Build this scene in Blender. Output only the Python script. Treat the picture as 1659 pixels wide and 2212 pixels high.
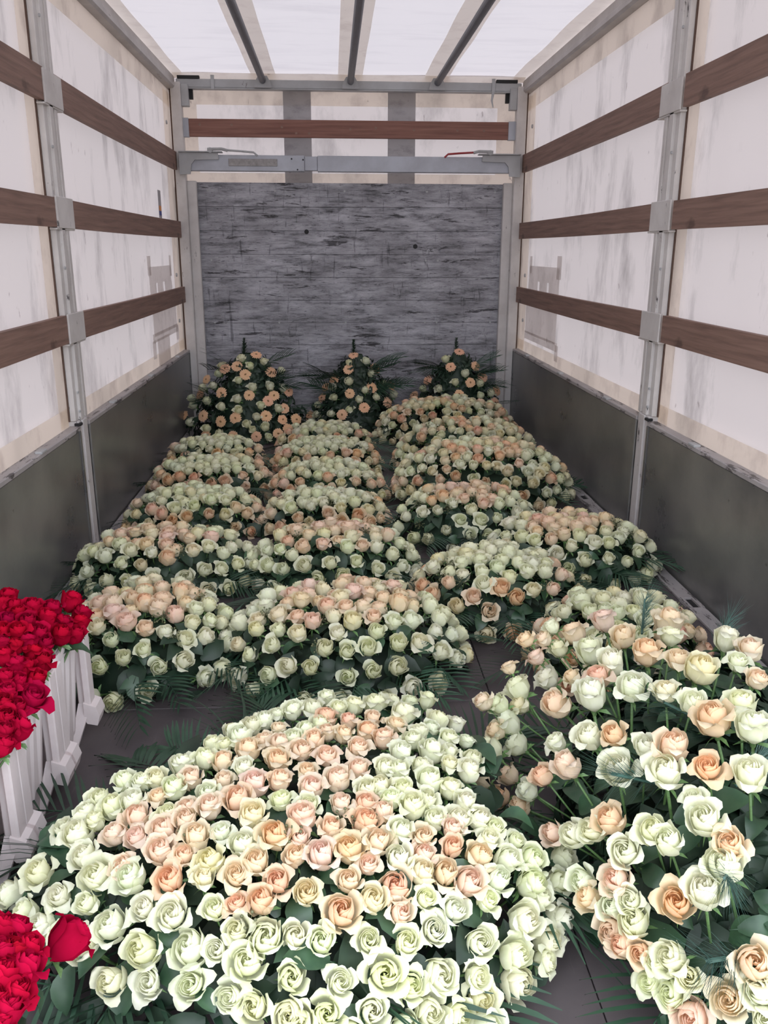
import bpy, bmesh, math, random
from math import sin, cos, pi, sqrt, hypot, radians
from mathutils import Vector, Matrix, noise
for o in list(bpy.data.objects):
    bpy.data.objects.remove(o, do_unlink=True)
SC = bpy.context.scene
COL = SC.collection
RND = random.Random(7)

# ------------------------------------------------------------------ camera
cd = bpy.data.cameras.new('camera')
cam = bpy.data.objects.new('camera', cd)
COL.objects.link(cam)
cd.sensor_fit = 'VERTICAL'
cd.sensor_height = 24.0
cd.lens = 1845.0 / 2212.0 * 24.0
cd.clip_start = 0.02
FOC, PX, PY = 1845.0, 829.5, 1106.0
VPX, VPY, ROLL = 716.0, 541.0, 0.003
_d = Vector(((VPX - PX) / FOC, (VPY - PY) / FOC, 1.0)).normalized()      # truck axis seen from the lens (x right, y down, z ahead)
_r = Vector((cos(ROLL), sin(ROLL), 0.0)); _r = (_r - _d * _r.dot(_d)).normalized()
_u = _d.cross(_r)
if _u.y > 0: _u = -_u
_R = Matrix((_r, _d, _u))                                               # lens -> world
xw = _R @ Vector((1, 0, 0)); yw = _R @ Vector((0, -1, 0)); zw = _R @ Vector((0, 0, -1))
cam.matrix_world = Matrix(((xw.x, yw.x, zw.x, 0), (xw.y, yw.y, zw.y, 0), (xw.z, yw.z, zw.z, 1.27), (0, 0, 0, 1)))
SC.camera = cam

# ------------------------------------------------------------------ light: a bright overcast sky, seen through the tarpaulins and the open rear
w = bpy.data.worlds.new('overcast_sky'); SC.world = w; w.use_nodes = True
nt = w.node_tree; nt.nodes.clear()
wo = nt.nodes.new('ShaderNodeOutputWorld'); bg = nt.nodes.new('ShaderNodeBackground')
tc = nt.nodes.new('ShaderNodeTexCoord'); sx = nt.nodes.new('ShaderNodeSeparateXYZ')
cr = nt.nodes.new('ShaderNodeValToRGB')
mp = nt.nodes.new('ShaderNodeMapRange'); mp.inputs[1].default_value = -1; mp.inputs[2].default_value = 1
nt.links.new(tc.outputs['Generated'], sx.inputs[0]); nt.links.new(sx.outputs[2], mp.inputs[0]); nt.links.new(mp.outputs[0], cr.inputs[0])
cr.color_ramp.elements[0].position = 0.47; cr.color_ramp.elements[0].color = (.30, .29, .29, 1)
cr.color_ramp.elements[1].position = 0.53; cr.color_ramp.elements[1].color = (.76, .80, .88, 1)
e = cr.color_ramp.elements.new(1.0); e.color = (.95, 1.0, 1.10, 1)
nt.links.new(cr.outputs[0], bg.inputs[0]); bg.inputs[1].default_value = 3.35
nt.links.new(bg.outputs[0], wo.inputs[0])
vs = SC.view_settings
vs.view_transform = 'Standard'; vs.look = 'None'; vs.gamma = 1.0; vs.use_curve_mapping = False
vs.exposure = 0.52
SC.cycles.max_bounces = 8; SC.cycles.diffuse_bounces = 5; SC.cycles.glossy_bounces = 3
SC.cycles.transmission_bounces = 4; SC.cycles.transparent_max_bounces = 4
SC.cycles.caustics_reflective = False; SC.cycles.caustics_refractive = False

# ------------------------------------------------------------------ materials
def new_mat(name):
    m = bpy.data.materials.new(name); m.use_nodes = True
    return m, m.node_tree.nodes, m.node_tree.links, m.node_tree.nodes['Principled BSDF']
def rgb(r, g, b):
    f = lambda c: (c / 255.0 / 12.92) if c / 255.0 <= .04045 else ((c / 255.0 + .055) / 1.055) ** 2.4
    return (f(r), f(g), f(b), 1)
def ramp(N, stops):
    n = N.new('ShaderNodeValToRGB')
    el = n.color_ramp.elements
    while len(el) < len(stops): el.new(.5)
    for q, (p, c) in zip(el, stops):
        q.position = p; q.color = c if len(c) == 4 else (*c, 1)
    return n
def coords(N, L, scale=(1, 1, 1), kind='Object'):
    t = N.new('ShaderNodeTexCoord'); m = N.new('ShaderNodeMapping'); m.inputs['Scale'].default_value = scale
    L.new(t.outputs[kind], m.inputs[0]); return m.outputs[0]
def noise_tex(N, L, vec, scale, detail=6, rough=.6, dist=0):
    n = N.new('ShaderNodeTexNoise'); n.inputs['Scale'].default_value = scale; n.inputs['Detail'].default_value = detail
    n.inputs['Roughness'].default_value = rough; n.inputs['Distortion'].default_value = dist
    L.new(vec, n.inputs['Vector']); return n.outputs['Fac']
def mix(N, L, fac, a, b, blend='MIX'):
    n = N.new('ShaderNodeMix'); n.data_type = 'RGBA'; n.blend_type = blend
    for i, v in ((0, fac), (6, a), (7, b)):
        if hasattr(v, 'is_output'): L.new(v, n.inputs[i])
        else: n.inputs[i].default_value = v
    return n.outputs[2]
def bump(N, L, P, h, strength=.2, dist=.01):
    b = N.new('ShaderNodeBump'); b.inputs['Strength'].default_value = strength; b.inputs['Distance'].default_value = dist
    L.new(h, b.inputs['Height']); L.new(b.outputs[0], P.inputs['Normal'])
def plain(name, col, rough=.6, metal=0.0, var=.12, scale=12):
    m, N, L, P = new_mat(name)
    v = coords(N, L); f = noise_tex(N, L, v, scale)
    dark = tuple(c * (1 - var) for c in col[:3]) + (1,); lite = tuple(min(1, c * (1 + var)) for c in col[:3]) + (1,)
    r = ramp(N, [(.3, dark), (.7, lite)]); L.new(f, r.inputs[0]); L.new(r.outputs[0], P.inputs['Base Color'])
    P.inputs['Roughness'].default_value = rough; P.inputs['Metallic'].default_value = metal
    return m
def thin(name, base, trans=.5, dirt=None, streak=(1, 1, 1), scale=3.0, specks=True):
    """a thin sheet that light shines through: diffuse + translucent"""
    m, N, L, P = new_mat(name)
    N.remove(P); out = N['Material Output']
    df = N.new('ShaderNodeBsdfDiffuse'); tr = N.new('ShaderNodeBsdfTranslucent'); mx = N.new('ShaderNodeMixShader')
    mx.inputs[0].default_value = trans
    if dirt:
        v = coords(N, L, streak); f = noise_tex(N, L, v, scale, 8, .65)
        r = ramp(N, [(.30, dirt), (.50, base)]); L.new(f, r.inputs[0])
        v2 = coords(N, L, (1, 1, .5)); f2 = noise_tex(N, L, v2, 24, 3, .5)
        r2 = ramp(N, [(.235, (.45, .42, .42)), (.28, (1, 1, 1))]); L.new(f2, r2.inputs[0])
        c = mix(N, L, .6 if specks else 0.0, r.outputs[0], r2.outputs[0], 'MULTIPLY')
        L.new(c, df.inputs[0]); L.new(c, tr.inputs[0])
    else:
        df.inputs[0].default_value = base; tr.inputs[0].default_value = base
    L.new(df.outputs[0], mx.inputs[1]); L.new(tr.outputs[0], mx.inputs[2]); L.new(mx.outputs[0], out.inputs[0])
    return m

M = {}
M['tarp_side'] = thin('white_tarpaulin', (.49, .44, .43, 1), .345, (.29, .26, .254, 1), (1, 1.2, .45), 3.2)
M['tarp_roof'] = thin('roof_tarpaulin', (.475, .437, .437, 1), .335, (.432, .395, .40, 1), (.5, 2.5, 1), 2.4, False)
M['strip'] = thin('beige_tarp_band', (.93, .86, .77, 1), .78, (.70, .63, .57, 1), (1, 1, .7), 5)
M['strip_roof'] = thin('beige_roof_band', (.86, .80, .73, 1), .74, (.74, .67, .61, 1), (1, 1, 1), 5)
M['dark_strip'] = thin('grey_tarp_band', (.42, .41, .42, 1), .5, (.30, .29, .30, 1), (1, 1, 2), 7)
M['patch'] = thin('grey_repair_tape', (.74, .70, .68, 1), .7, (.62, .58, .56, 1), (1, 1, 1), 9)

def painted(name, col, chip, amount=.36, streak=(1, 1, .35)):
    m, N, L, P = new_mat(name)
    v = coords(N, L, streak); f = noise_tex(N, L, v, 22, 10, .72)
    r = ramp(N, [(amount - .012, chip), (amount + .012, col)]); L.new(f, r.inputs[0])
    f2 = noise_tex(N, L, coords(N, L), 5, 5); r2 = ramp(N, [(.3, (.72, .70, .69)), (.65, (1, 1, 1))]); L.new(f2, r2.inputs[0])
    c = mix(N, L, .8, r.outputs[0], r2.outputs[0], 'MULTIPLY'); L.new(c, P.inputs['Base Color'])
    P.inputs['Roughness'].default_value = .55; bump(N, L, P, f, .15, .003)
    return m
M['post'] = painted('chipped_grey_paint', (.64, .615, .60, 1), (.10, .09, .09, 1), .355)
M['post_low'] = painted('worn_white_paint', (.60, .575, .57, 1), (.07, .065, .065, 1), .39)
M['steel'] = painted('grey_galvanised_steel', (.43, .44, .45, 1), (.22, .21, .21, 1), .33)
M['rail'] = painted('grey_roof_rail_paint', (.52, .49, .475, 1), (.25, .22, .21, 1), .36, (1, .15, 1))
M['alu'] = painted('pale_blue_grey_aluminium', (.45, .47, .52, 1), (.24, .24, .26, 1), .33, (.15, 1, 2))
M['alu'].node_tree.nodes['Principled BSDF'].inputs['Metallic'].default_value = .25
M['kerb'] = painted('scuffed_white_kerb', (.40, .375, .375, 1), (.10, .09, .09, 1), .44, (2, .3, 1))

m, N, L, P = new_mat('scraped_grey_plywood')
v = coords(N, L, (.9, 1, 5)); f = noise_tex(N, L, v, 4.2, 12, .78, .3)
r = ramp(N, [(.31, (.05, .05, .055)), (.41, (.20, .20, .22)), (.50, (.36, .36, .395)), (.66, (.55, .55, .595))]); L.new(f, r.inputs[0])
v2 = coords(N, L, (.8, 1, 5.5)); f2 = noise_tex(N, L, v2, 4.5, 9, .74, .5); r2 = ramp(N, [(.385, (.16, .155, .16)), (.435, (1, 1, 1))]); L.new(f2, r2.inputs[0])
v3 = coords(N, L, (7, 1, .9)); f3 = noise_tex(N, L, v3, 4, 8, .7, .4); r3 = ramp(N, [(.36, (.35, .35, .36)), (.41, (1, 1, 1))])
f6 = noise_tex(N, L, coords(N, L, (1.6, 1, 7)), 13, 6, .7, .3); r6 = ramp(N, [(.35, (.2, .2, .21)), (.41, (1, 1, 1))]); L.new(f6, r6.inputs[0]); L.new(f3, r3.inputs[0])
c = mix(N, L, 1, r.outputs[0], r2.outputs[0], 'MULTIPLY'); c = mix(N, L, .8, c, r3.outputs[0], 'MULTIPLY'); c = mix(N, L, .85, c, r6.outputs[0], 'MULTIPLY')
f5 = noise_tex(N, L, coords(N, L, (1, 1, 1.6)), 2.3, 4, .6); r5 = ramp(N, [(.35, (.62, .61, .61)), (.62, (1.05, 1.05, 1.05))]); L.new(f5, r5.inputs[0]); c = mix(N, L, 1, c, r5.outputs[0], 'MULTIPLY')
L.new(c, P.inputs['Base Color']); P.inputs['Roughness'].default_value = .6; bump(N, L, P, f, .25, .004)
M['ply'] = m

m, N, L, P = new_mat('dull_smooth_aluminium_board')
v = coords(N, L, (1, .8, 1)); f = noise_tex(N, L, v, 2.2, 7, .62); r = ramp(N, [(.32, (.105, .105, .112)), (.66, (.25, .245, .23))]); L.new(f, r.inputs[0])
f2 = noise_tex(N, L, coords(N, L, (1, .5, 1)), 26, 4, .6); r2 = ramp(N, [(.26, (.45, .45, .45)), (.33, (1, 1, 1))]); L.new(f2, r2.inputs[0])
c = mix(N, L, .8, r.outputs[0], r2.outputs[0], 'MULTIPLY'); L.new(c, P.inputs['Base Color'])
P.inputs['Metallic'].default_value = .35; r4 = ramp(N, [(.3, (.24, .24, .24)), (.7, (.38, .38, .38))]); L.new(f, r4.inputs[0]); L.new(r4.outputs[0], P.inputs['Roughness'])
M['board'] = m

def wood(name, a, b, c0):
    m, N, L, P = new_mat(name)
    v = coords(N, L, (1, .12, 3.0)); f = noise_tex(N, L, v, 22, 8, .6, .4)
    r = ramp(N, [(.25, a), (.5, b), (.75, c0)]); L.new(f, r.inputs[0])
    f2 = noise_tex(N, L, coords(N, L, (1, .5, 1)), 9, 3, .5); r2 = ramp(N, [(.24, (.35, .33, .32)), (.31, (1, 1, 1))]); L.new(f2, r2.inputs[0])
    c = mix(N, L, .7, r.outputs[0], r2.outputs[0], 'MULTIPLY'); L.new(c, P.inputs['Base Color'])
    P.inputs['Roughness'].default_value = .7; bump(N, L, P, f, .2, .003); return m
M['wood'] = wood('brown_weathered_wood', (.13, .078, .062, 1), (.215, .128, .10, 1), (.29, .18, .142, 1))
def woodx(name, a, b, c0):
    m = wood(name, a, b, c0)
    for n in m.node_tree.nodes:
        if n.type == 'MAPPING' and abs(n.inputs['Scale'].default_value[1] - .12) < 1e-4: n.inputs['Scale'].default_value = (.12, 1, 3)
    return m
M['wood_red'] = woodx('reddish_brown_wood', (.13, .055, .042, 1), (.22, .10, .075, 1), (.29, .15, .115, 1))

m, N, L, P = new_mat('brown_grey_floor_plywood')
v = coords(N, L, (1, 1, 1)); f = noise_tex(N, L, v, 3, 9, .68); r = ramp(N, [(.3, (.058, .049, .053)), (.7, (.105, .088, .092))]); L.new(f, r.inputs[0])
f2 = noise_tex(N, L, coords(N, L, (5, .6, 1)), 10, 5, .6); r2 = ramp(N, [(.62, (1, 1, 1)), (.72, (1.7, 1.65, 1.65))]); L.new(f2, r2.inputs[0])
c = mix(N, L, .6, r.outputs[0], r2.outputs[0], 'MULTIPLY'); L.new(c, P.inputs['Base Color']); P.inputs['Roughness'].default_value = .55; bump(N, L, P, f, .15, .004)
M['floor'] = m
M['rust'] = plain('rusty_dark_seal', (.10, .06, .045, 1), .8)
M['black'] = plain('black_recess', (.012, .012, .014, 1), .7)
M['pole'] = plain('dark_grey_roof_pole', (.085, .09, .11, 1), .45, .3)
M['red_grip'] = plain('dull_red_grip', (.30, .035, .04, 1), .5)
M['plate'] = plain('tarnished_name_plate', (.27, .255, .25, 1), .5, .4, .25, 40)
M['sticker'] = plain('pale_grey_sticker', (.42, .40, .42, 1), .5)
M['sticker_o'] = plain('orange_sticker_mark', (.75, .30, .08, 1), .5)
M['sticker_b'] = plain('blue_sticker_mark', (.06, .08, .30, 1), .5)
M['bucket'] = thin('white_bucket_plastic', (.90, .83, .825, 1), .3, (.82, .74, .735, 1), (1, 1, 1), 5)

def petal_mat(name, outer, trans=.28, alpha_mix=True):
    """outer petals are greenish cream, the heart takes the rose's own colour (object colour); attribute 'heart' runs 0 outside .. 1 inside"""
    m, N, L, P = new_mat(name); N.remove(P); out = N['Material Output']
    at = N.new('ShaderNodeAttribute'); at.attribute_name = 'heart'
    oi = N.new('ShaderNodeObjectInfo')
    o2 = mix(N, L, oi.outputs['Alpha'], outer, oi.outputs['Color'])
    c = mix(N, L, at.outputs['Fac'], o2, oi.outputs['Color'])
    f = noise_tex(N, L, coords(N, L, (1, 1, .35)), 6, 3, .5); r = ramp(N, [(.3, (.92, .94, .86)), (.6, (1, 1, 1))]); L.new(f, r.inputs[0])
    c = mix(N, L, .9, c, r.outputs[0], 'MULTIPLY')
    df = N.new('ShaderNodeBsdfDiffuse'); tr = N.new('ShaderNodeBsdfTranslucent'); mx = N.new('ShaderNodeMixShader')
    mx.inputs[0].default_value = trans
    L.new(c, df.inputs[0]); L.new(c, tr.inputs[0]); L.new(df.outputs[0], mx.inputs[1]); L.new(tr.outputs[0], mx.inputs[2]); L.new(mx.outputs[0], out.inputs[0])
    return m
M['petal'] = petal_mat('cream_rose_petal', (.87, .885, .69, 1), .42)
M['red_petal'] = petal_mat('red_rose_petal', (.30, .003, .025, 1), .2)
M['gerbera'] = petal_mat('peach_gerbera_petal', (.90, .62, .44, 1), .25)
def leaf_mat(name, a, b, rough=.45):
    m, N, L, P = new_mat(name)
    oi = N.new('ShaderNodeObjectInfo'); f = noise_tex(N, L, coords(N, L), 16, 3)
    r = ramp(N, [(.3, a), (.7, b)]); L.new(f, r.inputs[0])
    r2 = ramp(N, [(0, (.75, .75, .75)), (1, (1.25, 1.25, 1.25))]); L.new(oi.outputs['Random'], r2.inputs[0])
    c = mix(N, L, 1, r.outputs[0], r2.outputs[0], 'MULTIPLY'); L.new(c, P.inputs['Base Color'])
    P.inputs['Roughness'].default_value = rough; return m
M['leaf'] = leaf_mat('dark_green_leaf', (.018, .048, .026, 1), (.038, .085, .042, 1), .42)
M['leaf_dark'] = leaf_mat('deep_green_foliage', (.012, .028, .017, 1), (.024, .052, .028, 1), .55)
M['palm'] = leaf_mat('blue_green_palm', (.014, .042, .024, 1), (.028, .072, .040, 1), .5)
M['pine'] = leaf_mat('blue_green_pine', (.035, .085, .070, 1), (.060, .125, .10, 1), .55)
M['stem'] = leaf_mat('fresh_green_stem', (.085, .17, .055, 1), (.14, .25, .09, 1), .5)
M['berry'] = plain('olive_ivy_berry', (.12, .13, .065, 1), .5)
M['disc'] = plain('brown_flower_disc', (.22, .12, .05, 1), .8, 0, .4, 60)
FRONT_ROSES = "-0.519 1.400 0.223 5.4 w;-0.483 1.364 0.233 5.7 w;-0.458 1.312 0.230 4.8 w;-0.550 1.334 0.180 5.8 w;-0.612 1.350 0.120 5.1 w;-0.489 1.261 0.188 5.9 w;-0.430 1.223 0.202 4.2 w;-0.422 1.262 0.225 5.4 w;-0.558 1.280 0.140 4.5 w;-0.510 1.230 0.150 4.8 w;-0.467 1.198 0.158 4.7 w;-0.423 1.170 0.165 5.3 w;-0.462 1.443 0.255 4.2 w;-0.427 1.408 0.261 4.5 w;-0.476 1.411 0.244 4.1 w;-0.455 1.385 0.249 3.7 w;-0.389 1.405 0.270 4.4 w;-0.419 1.472 0.270 3.8 w;-0.381 1.458 0.279 4.1 w;-0.355 1.459 0.284 3.7 w;-0.373 1.364 0.270 4.4 p;-0.407 1.337 0.254 4.3 k;-0.364 1.318 0.261 5.1 k;-0.315 1.319 0.272 5.0 p;-0.255 1.293 0.274 5.3 p;-0.314 1.275 0.262 4.9 p;-0.271 1.261 0.263 4.5 p;-0.289 1.223 0.247 5.9 P;-0.374 1.264 0.241 4.6 p;-0.356 1.239 0.237 5.3 w;-0.222 1.241 0.265 4.4 c;-0.232 1.213 0.253 4.0 c;-0.209 1.296 0.280 4.1 w;-0.171 1.269 0.278 4.1 w;-0.314 1.356 0.280 3.5 w;-0.279 1.362 0.285 4.3 p;-0.279 1.334 0.281 3.5 p;-0.238 1.357 0.287 5.0 p;-0.189 1.373 0.292 5.8 P;-0.159 1.329 0.288 5.3 c;-0.341 1.406 0.281 4.0 p;-0.314 1.421 0.287 3.6 w;-0.285 1.444 0.291 4.0 p;-0.248 1.398 0.292 3.5 w;-0.313 1.501 0.289 4.6 w;-0.267 1.504 0.295 4.1 w;-0.231 1.496 0.296 4.1 p;-0.222 1.433 0.294 4.4 p;-0.162 1.418 0.296 5.5 k;-0.185 1.465 0.298 3.6 w;-0.184 1.528 0.299 4.6 p;-0.258 1.558 0.296 3.8 w;-0.234 1.557 0.295 4.2 w;-0.204 1.576 0.296 4.7 w;-0.224 1.610 0.295 3.9 w;-0.185 1.630 0.296 3.5 w;-0.161 1.646 0.295 4.0 w;-0.127 1.604 0.298 3.9 p;-0.155 1.564 0.298 4.2 p;-0.121 1.544 0.300 4.6 p;-0.122 1.491 0.298 4.9 P;-0.094 1.565 0.300 3.8 w;-0.063 1.451 0.298 4.4 p;-0.077 1.523 0.298 4.5 p;-0.050 1.553 0.299 3.4 p;-0.071 1.598 0.297 3.4 w;-0.108 1.368 0.294 5.0 w;-0.114 1.419 0.298 3.9 p;-0.054 1.398 0.297 4.7 p;-0.057 1.351 0.293 3.8 w;-0.067 1.317 0.288 5.3 k;-0.113 1.279 0.282 5.6 P;-0.072 1.275 0.280 3.3 p;-0.078 1.242 0.270 4.4 p;-0.144 1.234 0.268 5.1 p;-0.176 1.212 0.259 5.1 p;-0.106 1.197 0.257 4.7 P;-0.130 1.166 0.242 4.6 P;-0.172 1.170 0.240 3.9 P;-0.057 1.177 0.248 6.4 C;-0.208 1.165 0.235 4.0 w;-0.278 1.167 0.223 6.2 w;-0.326 1.186 0.222 4.8 w;-0.381 1.179 0.195 5.6 w;-0.318 1.134 0.187 6.2 w;-0.244 1.123 0.197 6.1 w;-0.199 1.113 0.201 4.3 w;-0.168 1.134 0.218 4.6 w;-0.121 1.120 0.214 5.3 w;-0.150 1.095 0.192 5.3 w;-0.075 1.122 0.212 4.2 w;-0.371 1.119 0.142 4.9 w;-0.307 1.099 0.155 5.8 w;-0.237 1.084 0.162 6.1 w;-0.175 1.068 0.152 5.7 w;-0.138 1.057 0.142 5.0 w;-0.080 1.079 0.174 4.6 w;-0.083 1.048 0.134 5.0 w;-0.100 1.687 0.293 4.0 w;-0.057 1.706 0.290 4.5 w;-0.134 1.680 0.293 3.6 w;-0.039 1.627 0.297 3.5 w;-0.027 1.650 0.296 4.5 P;-0.025 1.591 0.298 4.4 p;-0.026 1.757 0.282 3.2 w;-0.001 1.693 0.290 3.7 w;0.036 1.717 0.284 4.6 w;0.086 1.738 0.275 5.5 w;0.074 1.650 0.290 3.3 p;0.022 1.630 0.295 3.6 P;0.060 1.592 0.295 4.4 P;0.010 1.576 0.297 3.9 p;0.093 1.566 0.292 4.7 p;0.124 1.630 0.287 4.5 p;0.039 1.528 0.297 5.0 p;-0.024 1.496 0.298 5.7 k;0.127 1.788 0.255 3.5 w;0.174 1.831 0.224 3.6 w;0.213 1.823 0.233 3.6 w;0.143 1.675 0.278 5.4 w;0.222 1.688 0.259 4.6 w;0.266 1.702 0.239 3.8 w;0.173 1.604 0.281 3.6 w;0.200 1.637 0.271 3.3 w;0.154 1.566 0.286 3.9 w;0.037 1.460 0.295 4.1 p;-0.003 1.423 0.297 5.1 p;0.127 1.514 0.290 4.6 w;0.192 1.534 0.279 4.7 w;0.235 1.597 0.268 4.4 w;0.277 1.614 0.252 4.1 w;0.228 1.543 0.272 4.3 w;0.276 1.536 0.258 4.3 w;0.223 1.496 0.273 4.6 w;0.261 1.484 0.263 4.6 w;0.164 1.477 0.283 4.2 w;0.090 1.461 0.293 4.1 w;0.118 1.452 0.289 4.1 w;0.077 1.406 0.289 3.6 w;0.052 1.394 0.291 2.9 w;0.174 1.431 0.281 5.2 w;0.215 1.422 0.269 4.5 w;0.121 1.399 0.284 4.4 w;0.095 1.367 0.284 3.2 w;0.003 1.350 0.291 5.0 p;0.047 1.352 0.287 3.6 P;0.080 1.336 0.281 3.9 p;0.135 1.353 0.277 5.4 w;0.164 1.375 0.276 4.0 w;0.174 1.335 0.265 4.6 w;0.219 1.341 0.255 5.4 w;0.239 1.385 0.258 2.9 w;0.262 1.357 0.246 2.9 w;-0.017 1.293 0.281 4.5 P;0.045 1.312 0.280 4.9 P;0.015 1.254 0.269 5.5 P;-0.033 1.243 0.269 5.1 k;0.066 1.271 0.268 4.5 p;0.048 1.228 0.258 4.7 p;0.107 1.296 0.270 4.2 w;0.100 1.243 0.255 4.1 w;0.149 1.290 0.262 3.1 p;0.145 1.256 0.251 4.1 p;0.205 1.317 0.254 3.6 p;0.200 1.280 0.244 4.2 P;0.139 1.222 0.241 4.1 c;0.181 1.230 0.232 4.8 p;0.223 1.228 0.213 5.6 p;0.250 1.281 0.225 4.6 p;0.013 1.198 0.252 4.3 p;0.093 1.198 0.237 6.1 P;0.000 1.152 0.230 5.9 P;0.052 1.170 0.234 4.3 c;0.098 1.162 0.216 4.3 p;0.142 1.187 0.218 4.4 w;0.191 1.182 0.197 5.1 w;0.154 1.148 0.190 5.7 w;0.044 1.122 0.198 4.9 w;0.106 1.128 0.186 4.7 w;0.253 1.211 0.188 4.9 w;0.277 1.247 0.198 4.6 w;0.303 1.293 0.202 4.7 w;0.289 1.346 0.232 4.8 w;0.273 1.316 0.229 4.7 w;0.330 1.342 0.206 4.1 w;0.353 1.316 0.181 5.6 w;0.345 1.275 0.163 6.2 w;0.407 1.322 0.124 4.6 w;0.361 1.266 0.138 4.1 w;0.320 1.216 0.137 5.7 w;0.397 1.273 0.085 5.3 w;0.371 1.234 0.077 6.0 w;0.233 1.158 0.150 5.5 w;0.297 1.173 0.105 6.1 w;0.360 1.200 0.063 5.5 w;0.302 1.157 0.062 6.1 w;0.222 1.125 0.114 5.5 w;0.231 1.116 0.074 5.6 w;0.159 1.107 0.137 5.4 w;0.069 1.090 0.162 5.6 w;0.109 1.086 0.139 4.7 w;-0.004 1.076 0.163 4.9 w;-0.032 1.115 0.208 4.6 w;0.141 1.077 0.095 5.1 w;0.185 1.088 0.073 5.5 w;-0.025 1.051 0.129 4.6 w;0.047 1.059 0.120 4.7 w;0.428 1.379 0.130 5.1 w;-0.067 1.045 0.124 4.6 w;0.099 1.056 0.083 5.1 w;0.234 1.073 0.063 5.2 w;0.012 1.039 0.096 5.0 w"
TALL_ROSES = "0.592 1.928 0.352 7.2 p;0.671 1.942 0.379 6.8 k;0.776 1.794 0.439 6.4 p;0.743 1.700 0.451 6.1 w;0.843 1.645 0.465 5.6 w;0.663 1.775 0.412 5.4 p;0.592 1.789 0.370 6.3 w;0.599 1.656 0.409 5.9 w;0.552 1.911 0.321 4.7 w;0.494 1.897 0.307 5.2 k;0.667 1.636 0.439 5.9 P;0.711 1.577 0.455 6.2 p;0.735 1.524 0.460 6.1 c;0.813 1.529 0.468 5.3 w;0.866 1.585 0.468 5.1 p;0.821 1.459 0.468 4.4 p;0.520 1.878 0.257 6.1 w;0.529 1.701 0.351 4.7 p;0.561 1.622 0.392 6.2 P;0.531 1.572 0.377 6.9 w;0.598 1.525 0.422 6.0 w;0.643 1.467 0.440 4.7 c;0.421 1.875 0.292 4.6 p;0.442 1.858 0.245 6.5 w;0.443 1.833 0.209 6.1 c;0.480 1.647 0.314 6.3 p;0.350 1.822 0.228 4.6 p;0.392 1.828 0.213 3.7 w;0.675 1.412 0.446 4.9 w;0.689 1.353 0.445 6.7 P;0.754 1.384 0.460 6.1 w;0.744 1.312 0.453 5.5 w;0.414 1.806 0.175 6.5 w;0.379 1.793 0.164 5.1 p;0.361 1.762 0.133 6.0 w;0.426 1.779 0.136 6.0 w;0.452 1.532 0.294 5.6 w;0.497 1.459 0.347 5.8 w;0.531 1.424 0.376 4.9 P;0.567 1.356 0.393 4.8 w;0.605 1.324 0.408 5.8 p;0.516 1.348 0.349 5.9 w;0.453 1.448 0.293 5.4 p;0.579 1.285 0.385 6.4 w;0.641 1.256 0.410 6.4 P;0.696 1.217 0.420 6.7 w;0.401 1.727 0.085 4.6 p;0.333 1.714 0.082 3.6 p;0.364 1.648 0.082 4.4 P;0.419 1.507 0.234 4.0 P;0.388 1.553 0.125 4.7 p;0.399 1.541 0.175 3.7 w;0.467 1.911 0.348 4.2 p;0.515 1.919 0.343 4.2 p;0.535 1.931 0.372 3.8 w;0.485 1.278 0.293 5.3 P;0.461 1.293 0.261 4.0 w;0.436 1.327 0.226 4.9 w;0.413 1.376 0.193 3.6 k;0.494 1.220 0.272 5.5 w;0.536 1.210 0.321 4.9 w;0.551 1.179 0.319 4.8 w;0.604 1.216 0.379 3.8 w;0.606 1.176 0.364 5.9 w;0.629 1.129 0.355 5.5 P;0.613 1.107 0.330 6.0 w;0.580 1.096 0.291 5.8 w;0.476 1.202 0.229 5.0 p;0.444 1.228 0.168 4.8 p;0.468 1.188 0.190 4.4 w;0.490 1.165 0.218 4.1 w;0.491 1.146 0.192 5.8 w;0.544 1.112 0.257 5.9 P;0.465 1.169 0.151 5.0 k;0.477 1.139 0.149 4.7 P;0.496 1.112 0.159 4.4 P;0.437 1.260 0.178 4.9 w;0.531 1.073 0.184 5.4 w;0.514 1.085 0.165 3.3 w;0.504 1.085 0.125 5.2 w;0.547 1.046 0.173 3.8 w;0.528 1.055 0.131 5.2 w;0.624 1.003 0.239 6.0 p;0.592 0.999 0.175 6.4 p;0.626 0.981 0.208 5.2 w;0.551 1.023 0.118 5.4 k;0.631 0.964 0.177 4.0 w"
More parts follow.
